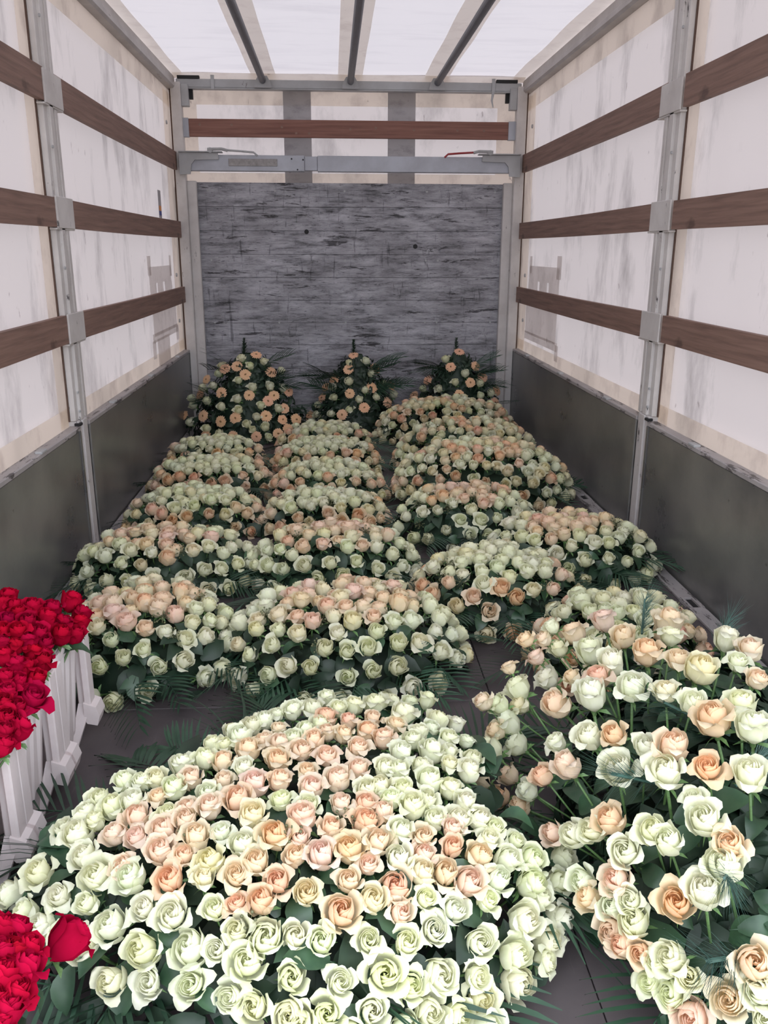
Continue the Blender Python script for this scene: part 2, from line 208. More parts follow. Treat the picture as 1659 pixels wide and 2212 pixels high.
RED_FAR = "-0.813 2.014 0.440 4.4 r;-0.808 1.964 0.440 4.3 r;-0.776 1.954 0.440 3.9 r;-0.735 1.952 0.440 4.2 r;-0.699 1.982 0.419 4.6 r;-0.682 2.071 0.402 5.5 r;-0.654 2.049 0.374 4.7 r;-0.753 1.913 0.440 3.5 r;-0.765 1.875 0.440 3.8 r;-0.718 1.869 0.438 4.1 r;-0.699 1.933 0.419 4.5 r;-0.674 1.956 0.394 4.2 r;-0.648 2.013 0.368 4.3 r;-0.756 1.817 0.440 3.7 r;-0.722 1.815 0.440 4.0 r;-0.694 1.857 0.414 4.4 r;-0.662 1.912 0.382 4.9 r;-0.644 1.951 0.364 4.6 r;-0.698 1.797 0.418 4.0 r;-0.676 1.841 0.396 4.0 r;-0.733 1.747 0.440 3.2 r;-0.710 1.752 0.431 3.6 r;-0.683 1.780 0.403 3.6 r;-0.668 1.795 0.388 3.3 r;-0.714 1.699 0.434 3.5 r;-0.693 1.703 0.413 4.1 r;-0.678 1.719 0.398 3.5 r;-0.661 1.769 0.381 4.6 r;-0.693 1.642 0.413 3.4 r;-0.674 1.659 0.394 3.4 r;-0.655 1.705 0.375 4.1 r;-0.677 1.604 0.397 4.0 r;-0.645 1.636 0.365 6.2 r;-0.654 1.584 0.374 3.9 r;-0.676 1.572 0.396 3.0 r;-0.660 1.543 0.380 3.6 r;-0.649 1.545 0.369 3.3 r;-0.634 1.534 0.354 4.5 r;-0.640 1.467 0.360 3.5 r;-0.650 1.499 0.370 3.2 r"
RED_NEAR = "-0.425 0.906 0.443 4.2 r;-0.407 0.916 0.433 4.0 r;-0.385 0.894 0.428 3.4 r;-0.409 0.867 0.443 4.2 r;-0.377 0.861 0.428 4.0 r;-0.396 0.840 0.438 4.2 r;-0.377 0.830 0.428 3.5 r;-0.394 0.814 0.434 3.6 r;-0.378 0.808 0.426 3.4 r;-0.386 0.789 0.425 3.3 r;-0.397 0.877 0.437 3.7 r;-0.428 0.877 0.452 3.7 r;-0.414 0.836 0.446 3.7 r;-0.399 0.796 0.433 3.6 r"
GERB_U = "-0.748 6.034 0.476;-0.664 5.998 0.497;-0.604 5.949 0.446;-0.534 6.056 0.564;-0.436 6.025 0.451;-0.888 6.114 0.390;-0.767 5.920 0.327;-0.577 5.871 0.317;-0.412 5.916 0.305;-0.453 5.875 0.274;-0.323 6.024 0.316;-0.345 5.901 0.219;-0.894 5.901 0.173;-0.766 5.808 0.151;-0.666 5.796 0.174;-0.464 5.817 0.182;-1.057 6.102 0.136;-0.357 5.847 0.150;-0.268 5.911 0.140;-0.384 5.780 0.067;-0.528 5.738 0.060;-0.681 5.739 0.062;-0.871 5.802 0.053;-0.939 6.110 0.281;-0.320 5.829 0.089"
ROSE_U = "-0.632 6.028 0.546;-0.485 6.050 0.519;-0.575 5.987 0.498;-0.373 6.145 0.443;-0.778 6.117 0.482;-0.798 6.063 0.439;-0.649 5.930 0.407;-0.554 5.901 0.362;-0.442 5.943 0.363;-0.355 6.006 0.341;-0.832 6.007 0.360;-0.874 5.957 0.263;-0.920 6.112 0.331;-1.002 6.104 0.256;-0.994 6.105 0.210;-0.764 5.861 0.237;-0.654 5.859 0.290;-0.647 5.819 0.219;-0.500 5.842 0.247;-0.528 5.798 0.177;-0.385 5.874 0.219;-0.592 5.771 0.133;-1.003 5.982 0.107;-0.555 5.752 0.099;-0.448 5.746 0.046;-0.773 5.767 0.076;-0.868 5.823 0.092;-0.472 5.774 0.110"
GERB_V = "0.147 6.180 0.543;0.111 6.133 0.454;0.297 6.187 0.451;0.012 6.156 0.379;-0.049 6.207 0.315;0.116 6.049 0.297;0.271 6.082 0.329;-0.076 6.175 0.247;0.216 6.006 0.201;0.059 6.001 0.155;0.380 6.095 0.222;0.416 6.243 0.320;-0.173 6.253 0.101"
ROSE_V = "0.115 6.158 0.493;0.236 6.168 0.502;0.268 6.132 0.421;0.112 6.089 0.371;0.003 6.128 0.327;0.222 6.061 0.315;0.357 6.169 0.346;0.437 6.243 0.253;0.008 6.081 0.262;0.178 6.024 0.253;0.304 6.061 0.263;-0.113 6.189 0.188;-0.114 6.121 0.129;-0.014 6.033 0.153;0.114 6.002 0.185;-0.158 6.151 0.072"
GERB_W = "0.915 6.229 0.560;0.850 6.186 0.460;1.029 6.208 0.462;0.699 6.267 0.354;0.987 6.130 0.357;0.903 6.090 0.277;1.201 6.264 0.273;1.083 6.196 0.385;0.603 6.311 0.234;1.170 6.152 0.207"
ROSE_W = "0.821 6.240 0.507;0.952 6.152 0.414;0.880 6.126 0.356;0.765 6.142 0.307;0.663 6.253 0.291;1.060 6.153 0.344;1.058 6.107 0.259;1.145 6.172 0.271"
# ------------------------------------------------------------------ helpers
class MB:
    """collects boxes, prisms, tubes and grids; build() links them as ONE mesh object"""
    def __init__(s): s.v = []; s.f = []; s.m = []
    def add(s, vs, fs, mi=0):
        b = len(s.v); s.v += [tuple(p) for p in vs]
        for q in fs: s.f.append(tuple(b + i for i in q)); s.m.append(mi)
    def box(s, x0, x1, y0, y1, z0, z1, mi=0, c=.0):
        if c <= 0:
            vs = [(x, y, z) for z in (z0, z1) for y in (y0, y1) for x in (x0, x1)]
            s.add(vs, [(0, 2, 3, 1), (4, 5, 7, 6), (0, 1, 5, 4), (2, 6, 7, 3), (0, 4, 6, 2), (1, 3, 7, 5)], mi); return s
        # chamfered box through bmesh
        bm = bmesh.new(); bmesh.ops.create_cube(bm, size=1)
        for q in bm.verts: q.co = ((x0 + x1) / 2 + q.co.x * (x1 - x0), (y0 + y1) / 2 + q.co.y * (y1 - y0), (z0 + z1) / 2 + q.co.z * (z1 - z0))
        bmesh.ops.bevel(bm, geom=bm.edges[:], offset=c, segments=1, affect='EDGES', profile=.5)
        bm.verts.index_update()
        s.add([q.co[:] for q in bm.verts], [[q.index for q in f.verts] for f in bm.faces], mi); bm.free(); return s
    def prism(s, prof, axis, a0, a1, mi=0):
        """closed profile (list of 2-D points) swept along axis 'x','y','z' from a0 to a1"""
        n = len(prof)
        def P(p, a): return {'x': (a, p[0], p[1]), 'y': (p[0], a, p[1]), 'z': (p[0], p[1], a)}[axis]
        vs = [P(p, a0) for p in prof] + [P(p, a1) for p in prof]
        fs = [(i, (i + 1) % n, n + (i + 1) % n, n + i) for i in range(n)] + [tuple(range(n))[::-1], tuple(range(n, 2 * n))]
        s.add(vs, fs, mi); return s
    def tube(s, pts, r, n=8, mi=0, r1=None, cap=True):
        pts = [Vector(p) for p in pts]; k = len(pts); rings = []
        for i, p in enumerate(pts):
            d = (pts[min(i + 1, k - 1)] - pts[max(i - 1, 0)]).normalized()
            a = d.orthogonal().normalized() if i == 0 else (a - d * a.dot(d)).normalized()
            b = d.cross(a); rr = r if r1 is None else r + (r1 - r) * i / (k - 1)
            rings.append([p + (a * cos(2 * pi * j / n) + b * sin(2 * pi * j / n)) * rr for j in range(n)])
        vs = [q for R in rings for q in R]
        fs = [(i * n + j, i * n + (j + 1) % n, (i + 1) * n + (j + 1) % n, (i + 1) * n + j) for i in range(k - 1) for j in range(n)]
        if cap: fs += [tuple(range(n))[::-1], tuple(range((k - 1) * n, k * n))]
        s.add(vs, fs, mi); return s
    def grid(s, fn, nu, nv, mi=0):
        vs = [fn(i / nu, j / nv) for j in range(nv + 1) for i in range(nu + 1)]
        fs = [(j * (nu + 1) + i, j * (nu + 1) + i + 1, (j + 1) * (nu + 1) + i + 1, (j + 1) * (nu + 1) + i) for j in range(nv) for i in range(nu)]
        s.add(vs, fs, mi); return s
    def mesh(s, name, mats, smooth=False, heart=None):
        me = bpy.data.meshes.new(name); me.from_pydata(s.v, [], s.f)
        for q in (mats if isinstance(mats, (list, tuple)) else [mats]): me.materials.append(q)
        if any(s.m): me.polygons.foreach_set('material_index', s.m)
        if smooth: me.polygons.foreach_set('use_smooth', [True] * len(me.polygons))
        if heart is not None:
            at = me.attributes.new('heart', 'FLOAT', 'POINT'); at.data.foreach_set('value', heart)
        me.update(); return me
    def build(s, name, mats, parent=None, smooth=False):
        return obj(name, s.mesh(name, mats, smooth), parent)
def obj(name, me, parent=None, mat=None, color=None):
    o = bpy.data.objects.new(name, me); COL.objects.link(o)
    if parent is not None: o.parent = parent
    if mat is not None: o.matrix_basis = mat
    if color is not None: o.color = color
    return o
def dup(src, parent=None, mat=None, color=None):
    o = src.copy(); COL.objects.link(o); o.parent = parent
    if mat is not None: o.matrix_basis = mat
    if color is not None: o.color = color
    return o
def tag(o, label, cat, group=None):
    o['label'] = label; o['category'] = cat
    if group: o['group'] = group
    return o
def empty(name, loc=(0, 0, 0)):
    o = bpy.data.objects.new(name, None); COL.objects.link(o); o.location = loc; o.empty_display_size = .05; return o
def struct(o): o['kind'] = 'structure'; return o
def frame(pos, nrm, spin=0.0, scale=1.0):
    """a matrix at pos whose +z follows nrm"""
    z = Vector(nrm).normalized(); x = z.orthogonal().normalized(); y = z.cross(x)
    R = Matrix((x, y, z)).transposed().to_4x4()
    return Matrix.Translation(pos) @ R @ Matrix.Rotation(spin, 4, 'Z') @ Matrix.Scale(scale, 4)

# ------------------------------------------------------------------ the lorry body
XL, XR = -1.068, 1.37          # inner faces of the boards, slats and posts
YE, YP = 6.60, 3.68            # front bulkhead, middle posts
ZT, ZR = 0.56, 2.43            # top of the dropsides, roof sheet
Y0 = 0.60                      # rear edge of the load bed

# floor: large plywood sheets with open joints
fl = struct(empty('floor', (0, 0, 0)))
xs = [XL, .455, XR]; ys = [Y0, 2.23, 4.45, YE + .05]
for i in range(2):
    for j in range(3):
        MB().box(xs[i] + .0012, xs[i + 1] - .0012, ys[j] + .0015, ys[j + 1] - .0015, -.03, 0, 0, .0015).build('floor_panel', M['floor'], fl)
MB().box(XL - .02, XR + .02, Y0, YE + .05, -.08, -.0305).build('underlay', M['floor'], fl)

# kerb rails along the floor edges, with lashing slots
for k, (x0, x1, lab) in enumerate(((XL + .005, XL + .065, 1), (XR - .07, XR - .008, 2))):
    t = struct(empty('trim_%d' % (k + 1), ((x0 + x1) / 2, 3.5, 0)))
    cx = (x0 + x1) / 2; hw = (x1 - x0) / 2
    b = MB(); y = Y0
    slots = [1.45 + .72 * q for q in range(8)]
    for q in slots + [YE]:
        e1 = q if q == YE else q - .045
        b.box(x0 - cx, x1 - cx, y - 3.5, e1 - 3.5, 0, .012, 0, .002)
        if q != YE:
            b.box(x0 - cx, -hw + .016, e1 - 3.5, e1 + .09 - 3.5, 0, .012); b.box(hw - .016, hw, e1 - 3.5, e1 + .09 - 3.5, 0, .012)
            MB().box(-hw + .016, hw - .016, e1 - 3.5, e1 + .09 - 3.5, 0, .004).build('lashing_slot', M['black'], t)
        y = e1 + .09
    b.build('kerb_rail', M['kerb'], t)

# side walls: the tarpaulin curtains with their bands, hems and repairs
def wavy(x, amp, seed, sgn):
    def fn(u, v):
        y = Y0 + (YE + .028 - Y0) * u; z = .50 + (2.40 - .50) * v
        n = noise.noise(Vector((y * 1.6 + seed, z * .5, seed))) + .5 * noise.noise(Vector((y * 6.5 + seed, z * .9 + y, seed * 2)))
        return (x + sgn * amp * n * (.35 + sin(pi * v)), y, z)
    return fn
for side, xt, sg in (('left', XL - .060, -1), ('right', XR + .060, 1)):
    wl = struct(empty('wall_%s' % side, (xt, 3.5, .5)))
    off = lambda o: setattr(o, 'location', (-xt, -3.5, -.5))
    o = MB().grid(wavy(xt + sg * .012, .010, 3.1 if sg < 0 else 9.7, sg), 90, 30).build('tarpaulin', M['tarp_side'], wl, True); off(o)
    xi = xt - sg * .012
    def band(name, y0, y1, z0, z1, mat='strip', dx=0, tilt=0):
        q = MB(); n = 8
        for i in range(n):
            a, b2 = y0 + (y1 - y0) * i / n, y0 + (y1 - y0) * (i + 1) / n
            q.add([(xi - sg * dx, a, z0 + tilt * i / n), (xi - sg * dx, b2, z0 + tilt * (i + 1) / n), (xi - sg * dx, b2, z1 + tilt * (i + 1) / n), (xi - sg * dx, a, z1 + tilt * i / n)], [(0, 1, 2, 3)])
        o = q.build(name, M[mat], wl); off(o); return o
    band('vertical_band', 3.51, 3.72, .56, 2.31)
    band('vertical_band', 3.75, 3.87 if sg > 0 else 3.83, .56, 2.31)
    band('vertical_band', 6.36, 6.62, .56, 2.31)
    band('hem_band', Y0, YE, .54, .635, dx=.003)
    band('top_band', Y0, YE, 2.22, 2.40, dx=.003)
    # repair patch near the far end, with its tape edges and two slits
    yc = 5.55; w2 = .30
    p = MB(); xq = [xi - sg * .006]
    def rect(y0, y1, z0, z1):
        xq[0] -= sg * .0007; X = xq[0]; p.add([(X, y0, z0), (X, y1, z0), (X, y1, z1), (X, y0, z1)], [(0, 1, 2, 3)])
    if sg < 0:
        for q in ((5.46, 6.20, 1.07, 1.17), (5.46, 5.66, .92, 1.07), (5.70, 5.88, .92, 1.07), (5.94, 6.20, .92, 1.07), (5.42, 5.52, 1.12, 1.235), (6.14, 6.21, 1.10, 1.235),
                  (5.47, 6.28, .75, .93), (5.42, 6.30, .715, .77), (5.55, 5.96, .545, .73), (5.39, 5.49, .62, .73), (6.22, 6.32, .66, .76)): rect(*q)
    else:
        for q in ((5.42, 6.27, 1.07, 1.17), (5.42, 5.68, .92, 1.07), (5.73, 5.94, .92, 1.07), (5.99, 6.27, .92, 1.07), (5.38, 5.49, 1.10, 1.24), (6.18, 6.25, 1.12, 1.235),
                  (5.42, 6.30, .70, .93), (5.37, 6.31, .66, .715), (5.34, 5.42, .60, .70)): rect(*q)
    o = p.build('repair_patch', M['patch'], wl); off(o)
    # eyelet rivets down the far hem
    for z in (.78, 1.1, 1.42, 2.1):
        q = MB().tube([(xi - sg * .006, 6.40, z), (xi - sg * .014, 6.40, z)], .013, 8).build('eyelet', M['steel'], wl); off(q)
    if sg < 0:
        X = xi - sg * .004
        def sheet(nm, y0, y1, z0, z1, mt, dx):
            q = MB().add([(X - sg * dx, y0, z0), (X - sg * dx, y1, z0), (X - sg * dx, y1, z1), (X - sg * dx, y0, z1)], [(0, 1, 2, 3)])
        s1 = MB(); s1.box(X, X + .002, 5.93, 6.02, 1.47, 1.64); q = s1.build('sticker', M['sticker'], wl); off(q)
        s1 = MB(); s1.box(X + .002, X + .003, 5.94, 6.01, 1.515, 1.545); d = s1.build('orange_mark', M['sticker_o'], q)
        s1 = MB(); s1.box(X + .002, X + .003, 5.94, 6.01, 1.485, 1.513); d = s1.build('blue_mark', M['sticker_b'], q)

# dropside boards
def board(side, y0, y1, label):
    x, s = (XL, -1) if side == 'left' else (XR, 1)
    root = tag(empty('dropside_board', (x, (y0 + y1) / 2, .03)), label, 'side board', 'aluminium boards along the load bed')
    h = (y1 - y0) / 2
    xa, xb = sorted((0, s * .028))
    MB().box(xa, xb, -h, h, -.06, ZT - .05, 0, .003).build('panel', M['board'], root)
    xa, xb = sorted((-s * .004, s * .042))
    MB().box(xa, xb, -h, h, ZT - .05, ZT - .03, 0, .003).build('top_cap', M['kerb'], root)
    for e in (-h, h - .02):
        xa, xb = sorted((-s * .005, s * .03))
        MB().box(xa, xb, e, e + .02, 0, ZT - .05, 0, .002).build('end_profile', M['board'], root)
    for q in range(3):
        yy = -h + (q + .5) * 2 * h / 3
        xa, xb = sorted((-s * .008, s * .02))
        MB().box(xa, xb, yy - .03, yy + .03, ZT - .034, ZT - .022, 0, .003).build('lashing_tab', M['steel'], root)
board('left', Y0 + .1, 3.611, 'dull aluminium dropside board on the left, near the camera, behind the red roses')
board('left', 3.748, 6.52, 'dull aluminium dropside board at the far left, between the middle post and the bulkhead')
board('right', Y0 + .1, 3.611, 'dull aluminium dropside board on the right, near the camera, beside the tall loose spray')
board('right', 3.748, 6.52, 'dull aluminium dropside board at the far right, between the middle post and the bulkhead')

# posts
def mid_post(side, label):
    x, s = (XL, -1) if side == 'left' else (XR, 1)
    root = tag(empty('side_post', (x, 0, 0)), label, 'post', 'painted posts of the lorry body')
    ya, yb = (3.615, 3.745)
    def bx(mb, d0, d1, y0, y1, z0, z1, c=.003):
        a, b2 = sorted((s * d0, s * d1)); mb.box(a, b2, y0, y1, z0, z1, 0, c)
    b = MB(); bx(b, .004, .05, ya, yb, 0, ZT + .02); bx(b, -.004, .01, ya + .035, yb - .035, 0, ZT + .02)
    b.build('lower_post', M['post_low'], root)
    b = MB(); bx(b, .012, .036, ya - .010, yb + .022, ZT + .02, ZR - .09); bx(b, .0, .02, ya + .03, ya + .075, ZT + .02, ZR - .09); bx(b, .004, .02, yb - .02, yb + .012, ZT + .02, ZR - .09)
    b.build('upper_post', M['post'], root)
    b = MB(); bx(b, .034, .040, ya - .020, ya - .0105, ZT + .02, ZR - .09, .001); b.build('edge_seal', M['rust'], root)
    b = MB(); bx(b, -.006, .02, ya - .01, ya + .025, ZT - .0, ZT + .012, .002); b.build('latch_pin', M['black'], root)
    for z in (.905, 1.355, 1.805):
        q = MB(); bx(q, -.004, .004, ya - .02 if s < 0 else ya - .035, yb + .075 if s < 0 else yb + .055, z - .004, z + .115, .002)
        bx(q, .0, .03, ya - .03, yb + .08, z - .010, z - .003, .001)
        q.build('slat_pocket', M['post'], root)
    for z in (.62, .70, 1.2, 1.65, 2.1):
        q = MB(); q.tube([(-s * -.002, ya + .015, z), (-s * .004, ya + .015, z)], .006, 6); q.build('rivet', M['steel'], root)
mid_post('left', 'chipped grey middle post on the left side, between the two left boards')
mid_post('right', 'chipped grey middle post on the right side, between the two right boards')
def corner_post(side, label):
    x, s = (XL, -1) if side == 'left' else (XR, 1)
    root = tag(empty('corner_post', (x, YE - .06, 0)), label, 'post', 'painted posts of the lorry body')
    a, b2 = sorted((s * .02, -s * .05)); m1 = MB().box(a, b2, -.03, .05, 0, ZR - .06, 0, .004)
    m1.build('column', M['post'], root)
    a, b2 = sorted((-s * .05, -s * .115)); MB().box(a, b2, .01, .055, 0, 1.74, 0, .003).build('inner_flange', M['post'], root)
    a, b2 = sorted((-s * .05, -s * .10)); MB().box(a, b2, -.02, .04, 2.22, 2.36, 0, .003).build('gusset', M['steel'], root)
    a, b2 = sorted((s * .0205, s * .034)); MB().box(a, b2, .0, .05, ZT, ZR - .1).build('edge_seal', M['rust'], root)
    a, b2 = sorted((-s * .10, -s * .125)); MB().box(a, b2, .02, .05, 2.27, 2.345).build('rubber_block', M['black'], root)
corner_post('left', 'grey corner post at the far left beside the scraped bulkhead')
corner_post('right', 'grey corner post at the far right beside the scraped bulkhead')

# wooden slats
def slat(side, y0, y1, z0, z1, label, za=0, zb=0):
    x, s = (XL, -1) if side == 'left' else (XR, 1)
    yc, zc = (y0 + y1) / 2, (z0 + z1) / 2
    a, b2 = sorted((s * .003, s * .027)); b = MB()
    n = 12; h = (y1 - y0) / 2; hh = (z1 - z0) / 2
    for i in range(n + 1):
        t = i / n; yy = -h + 2 * h * t; sag = -.004 * sin(pi * t)
        b.v += [(a, yy, -hh + sag), (b2, yy, -hh + sag), (b2, yy, hh + sag), (a, yy, hh + sag)]
    for i in range(n):
        for j in range(4): b.f.append((4 * i + j, 4 * i + (j + 1) % 4, 4 * i + 4 + (j + 1) % 4, 4 * i + 4 + j)); b.m.append(0)
    b.f += [(0, 3, 2, 1), tuple(4 * n + q for q in range(4))]; b.m += [0, 0]
    o = b.build('wooden_slat', M['wood']); o.location = (x, yc, zc)
    tag(o, label, 'slat', 'wooden slats of the side walls')
    if not bpy.data.meshes: pass
for side, yn, yf in (('left', 3.612, 3.75), ('right', 3.565, 3.745)):
    for k, (z0, z1) in enumerate(((.905, 1.015), (1.355, 1.465), (1.808, 1.925))):
        w_ = ('lowest', 'middle', 'top')[k]
        slat(side, Y0 + .1, yn, z0, z1, '%s brown wooden slat on the %s wall, nearer bay in front of the middle post' % (w_, side))
        slat(side, yf, 6.52, z0, z1, '%s brown wooden slat on the %s wall, far bay reaching the bulkhead' % (w_, side))

# front bulkhead
wb = struct(empty('wall_back', (.15, YE, 0)))
def wbx(name, x0, x1, y0, y1, z0, z1, mat, c=0):
    return MB().box(x0 - .15, x1 - .15, y0 - YE, y1 - YE, z0, z1, 0, c).build(name, M[mat], wb)
zp = [.09 + (1.735 - .09) * q / 10 for q in range(11)]
for q in range(10):
    wbx('plank', -.975, 1.275, YE + .0008 * (q % 3), YE + .02, zp[q] + .0008, zp[q + 1] - .0008, 'ply', .0015)
wbx('edge_strip', -1.03, -.978, YE - .001, YE + .021, .09, 1.735, 'ply', .002)
wbx('edge_strip', 1.278, 1.32, YE - .001, YE + .021, .09, 1.735, 'ply', .002)
wbx('light_block_sheet', -1.19, 1.49, YE + .022, YE + .027, 0, 1.70, 'black')  # added black sheet behind the planks, stops sky light at joints and corners
wbx('sill_rail', -1.02, 1.32, YE - .05, YE + .02, 0, .09, 'steel', .004)
def wpl(name, x0, x1, y, z0, z1, mat):
    b = MB(); n = 12; y -= YE
    b.grid(lambda u, v: (x0 + (x1 - x0) * u - .15, y, z0 + (z1 - z0) * v), n, 4); return b.build(name, M[mat], wb)
wpl('tarpaulin', -1.20, 1.50, YE + .029, 1.68, 2.46, 'tarp_side')
wpl('top_band', -1.05, 1.37, YE + .022, 2.245, 2.40, 'strip')
wpl('bottom_band', -1.05, 1.37, YE + .0205, 1.71, 1.80, 'strip')
wpl('side_band', -1.05, -.93, YE + .022, 1.80, 2.245, 'strip')
wpl('side_band', 1.20, 1.37, YE + .022, 1.80, 2.245, 'strip')
for x0, x1 in ((-.325, -.130), (.414, .611)):
    wpl('dark_band', x0, x1, YE + .017, 1.70, 2.38, 'dark_strip')
for x in (-.88, -.4, .1, .70, .79, 1.2):
    for z in (.3, .75, 1.2, 1.68):
        MB().tube([(x - .15, -.004, z), (x - .15, .004, z)], .008, 6).build('screw_head', M['steel'], wb)
# knots of broken veneer on the plywood
for x, z in ((-.18, 1.40), (.62, 1.30)):
    MB().tube([(x - .15, -.002, z), (x - .15, .003, z)], .017, 9).build('plug', M['black'], wb)

# wooden slat and clamping bar across the bulkhead
o = MB().box(-1.13, 1.13, -.02, .005, -.058, .058, 0, .003).build('wooden_slat', M['wood_red'])
o.location = (.145, 6.57, 2.087); tag(o, 'reddish wooden slat running across the tarpaulin above the grey clamping bar', 'slat')
for x in (-1.165, 1.165):
    MB().box(x - .04, x + .04, -.028, .01, -.062, .062, 0, .003).build('end_shoe', M['alu'], o)
for x, z in ((-1.05, .02), (-.83, .02), (-.48, .01), (-.38, -.03), (-.29, -.03), (0, .0), (.18, .01), (.45, .0), (.76, .0), (.95, .0)):
    MB().tube([(x, -.021, z), (x, -.018, z)], .009, 7).build('knot', M['wood'], o)
cb = tag(empty('clamping_bar', (.15, 6.50, 1.853)), 'pale grey aluminium clamping bar with levers across the front, under the reddish slat', 'bar')
MB().box(-1.17, -.33, -.02, .03, -.053, .053, 0, .004).build('outer_sleeve', M['alu'], cb)
MB().box(-.33, -.24, -.012, .025, -.046, .048, 0, .003).build('inner_beam', M['alu'], cb)
MB().box(-.24, 1.17, -.02, .03, -.053, .053, 0, .004).build('outer_sleeve', M['alu'], cb)
MB().box(-.86, -.52, -.023, -.019, -.020, .028, 0, .002).build('name_plate', M['plate'], cb)
for s in (-1, 1):
    q = MB(); pr = [(s * 1.20, .066), (s * .93, .062), (s * .925, .022), (s * 1.09, .018), (s * 1.115, -.01), (s * 1.125, -.075), (s * 1.20, -.08)]
    if s > 0: pr = pr[::-1]
    q.prism([(p[0], p[1]) for p in pr], 'y', -.035, -.022); br = q.build('end_bracket', M['steel'], cb)
    q = MB().box(*sorted((s * .90, s * 1.20)), -.05, .02, .066, .074, 0, .002); q.tube([(s * .98, -.052, .08), (s * .98, -.02, .08)], .018, 10); q.build('latch', M['steel'], cb)
    q = MB().tube([(s * 1.0, -.045, .085), (s * .90, -.045, .088), (s * .86, -.045, .078)], .010, 6); h = q.build('lever', M['steel'], cb)
    q = MB().tube([(s * .86, -.045, .080), (s * .76, -.045, .074), (s * .68, -.05, .067), (s * .655, -.052, .045)], .007, 6); q.build('grip', M['red_grip' if s > 0 else 'steel'], h)
for x, z in ((-.42, .03), (-.34, .025), (-.38, -.04)):
    MB().tube([(x, -.023, z), (x, -.019, z)], .006, 6).build('rivet', M['black'], cb)

# roof rails
for k, (x, s) in enumerate(((XL, -1), (XR, 1))):
    t = struct(empty('trim_%d' % (k + 3), (x, 3.5, 2.33)))
    pr = [(s * .06, .0), (s * .0, .0), (-s * .012, .012), (-s * .012, .035), (s * .0, .045), (s * .0, .085), (s * .03, .10), (s * .06, .10)]
    if s < 0: pr = pr[::-1]
    MB().prism(pr, 'y', Y0 - 3.5, YE - 3.5).build('roof_rail', M['rail'], t)
t = struct(empty('trim_5', (.15, YE - .03, 2.34)))
MB().box(-1.2, 1.2, -.03, .03, 0, .055, 0, .004).box(-1.2, 1.2, -.035, .03, -.008, -.0005, 0, .002).build('cross_rail', M['steel'], t)
for x in (-.95, 1.0):
    q = MB().box(x - .012, x + .012, -.04, -.03, -.012, .085, 0, .002)
    if x > 0: q.tube([(x, -.036, 0), (x - .01, -.04, -.06), (x, -.045, -.105)], .010, 6, 0, .004)
    q.build('strap_hook', M['steel'], t)
MB().box(-1.19, -1.04, -.034, -.0, .056, .075).build('rubber_block', M['black'], t)
MB().box(1.02, 1.17, -.034, .0, .056, .075).build('rubber_block', M['black'], t)

# roof sheet and its bands
ce = struct(empty('ceiling', (.15, 3.5, ZR)))
def roof(u, v):
    x = -1.28 + 2.56 * u; y = Y0 - 3.5 + (YE + .04 - Y0) * v
    n = noise.noise(Vector((x * 1.2 + y * .8, y * 4.5 - x * 1.5, 2.2))) + .6 * noise.noise(Vector((x * 2.5, y * 12 + x * 3, 5.2)))
    return (x, y, .02 + .010 * n)
MB().grid(roof, 40, 140).build('tarpaulin', M['tarp_roof'], ce, True)
def rband(x0, x1, y0, y1, dz=0):
    q = MB(); q.grid(lambda u, v: (x0 + (x1 - x0) * u - .15, y0 + (y1 - y0) * v - 3.5, .006 - dz + .004 * sin(v * 37 + x0 * 9)), 2, 40)
    q.build('roof_band', M['strip_roof'], ce, True)
for x in (-.455, .148, .752): rband(x - .085, x + .085, Y0, YE)
rband(XL - .03, XL + .06, Y0, YE, .004); rband(XR - .085, XR + .03, Y0, YE, .004)
q = MB(); q.grid(lambda u, v: (-1.22 + 2.44 * u, YE - 3.5 - .10 + .10 * v, -.004 - .03 * v * (.6 + .4 * abs(sin(u * 9.5)))), 60, 4); q.build('hem_band', M['strip_roof'], ce, True)
for k, (x, nm) in enumerate(((-.455, 'left'), (.148, 'middle'), (.752, 'right'))):
    r_ = tag(empty('roof_pole', (x, YE - .10, 2.385)), '%s dark grey pole running lengthwise under the white roof sheet' % nm, 'pole', 'roof poles')
    MB().tube([(0, 0, 0), (0, -(YE - .1 - Y0), 0)], .023, 14).build('pole', M['pole'], r_, True)
    q = MB(); pr = [(-.06, -.045), (.06, -.045), (.05, -.005), (.03, .028), (-.03, .028), (-.05, -.005)]
    q.prism(pr, 'y', .004, .03).build('end_socket', M['steel'], r_)
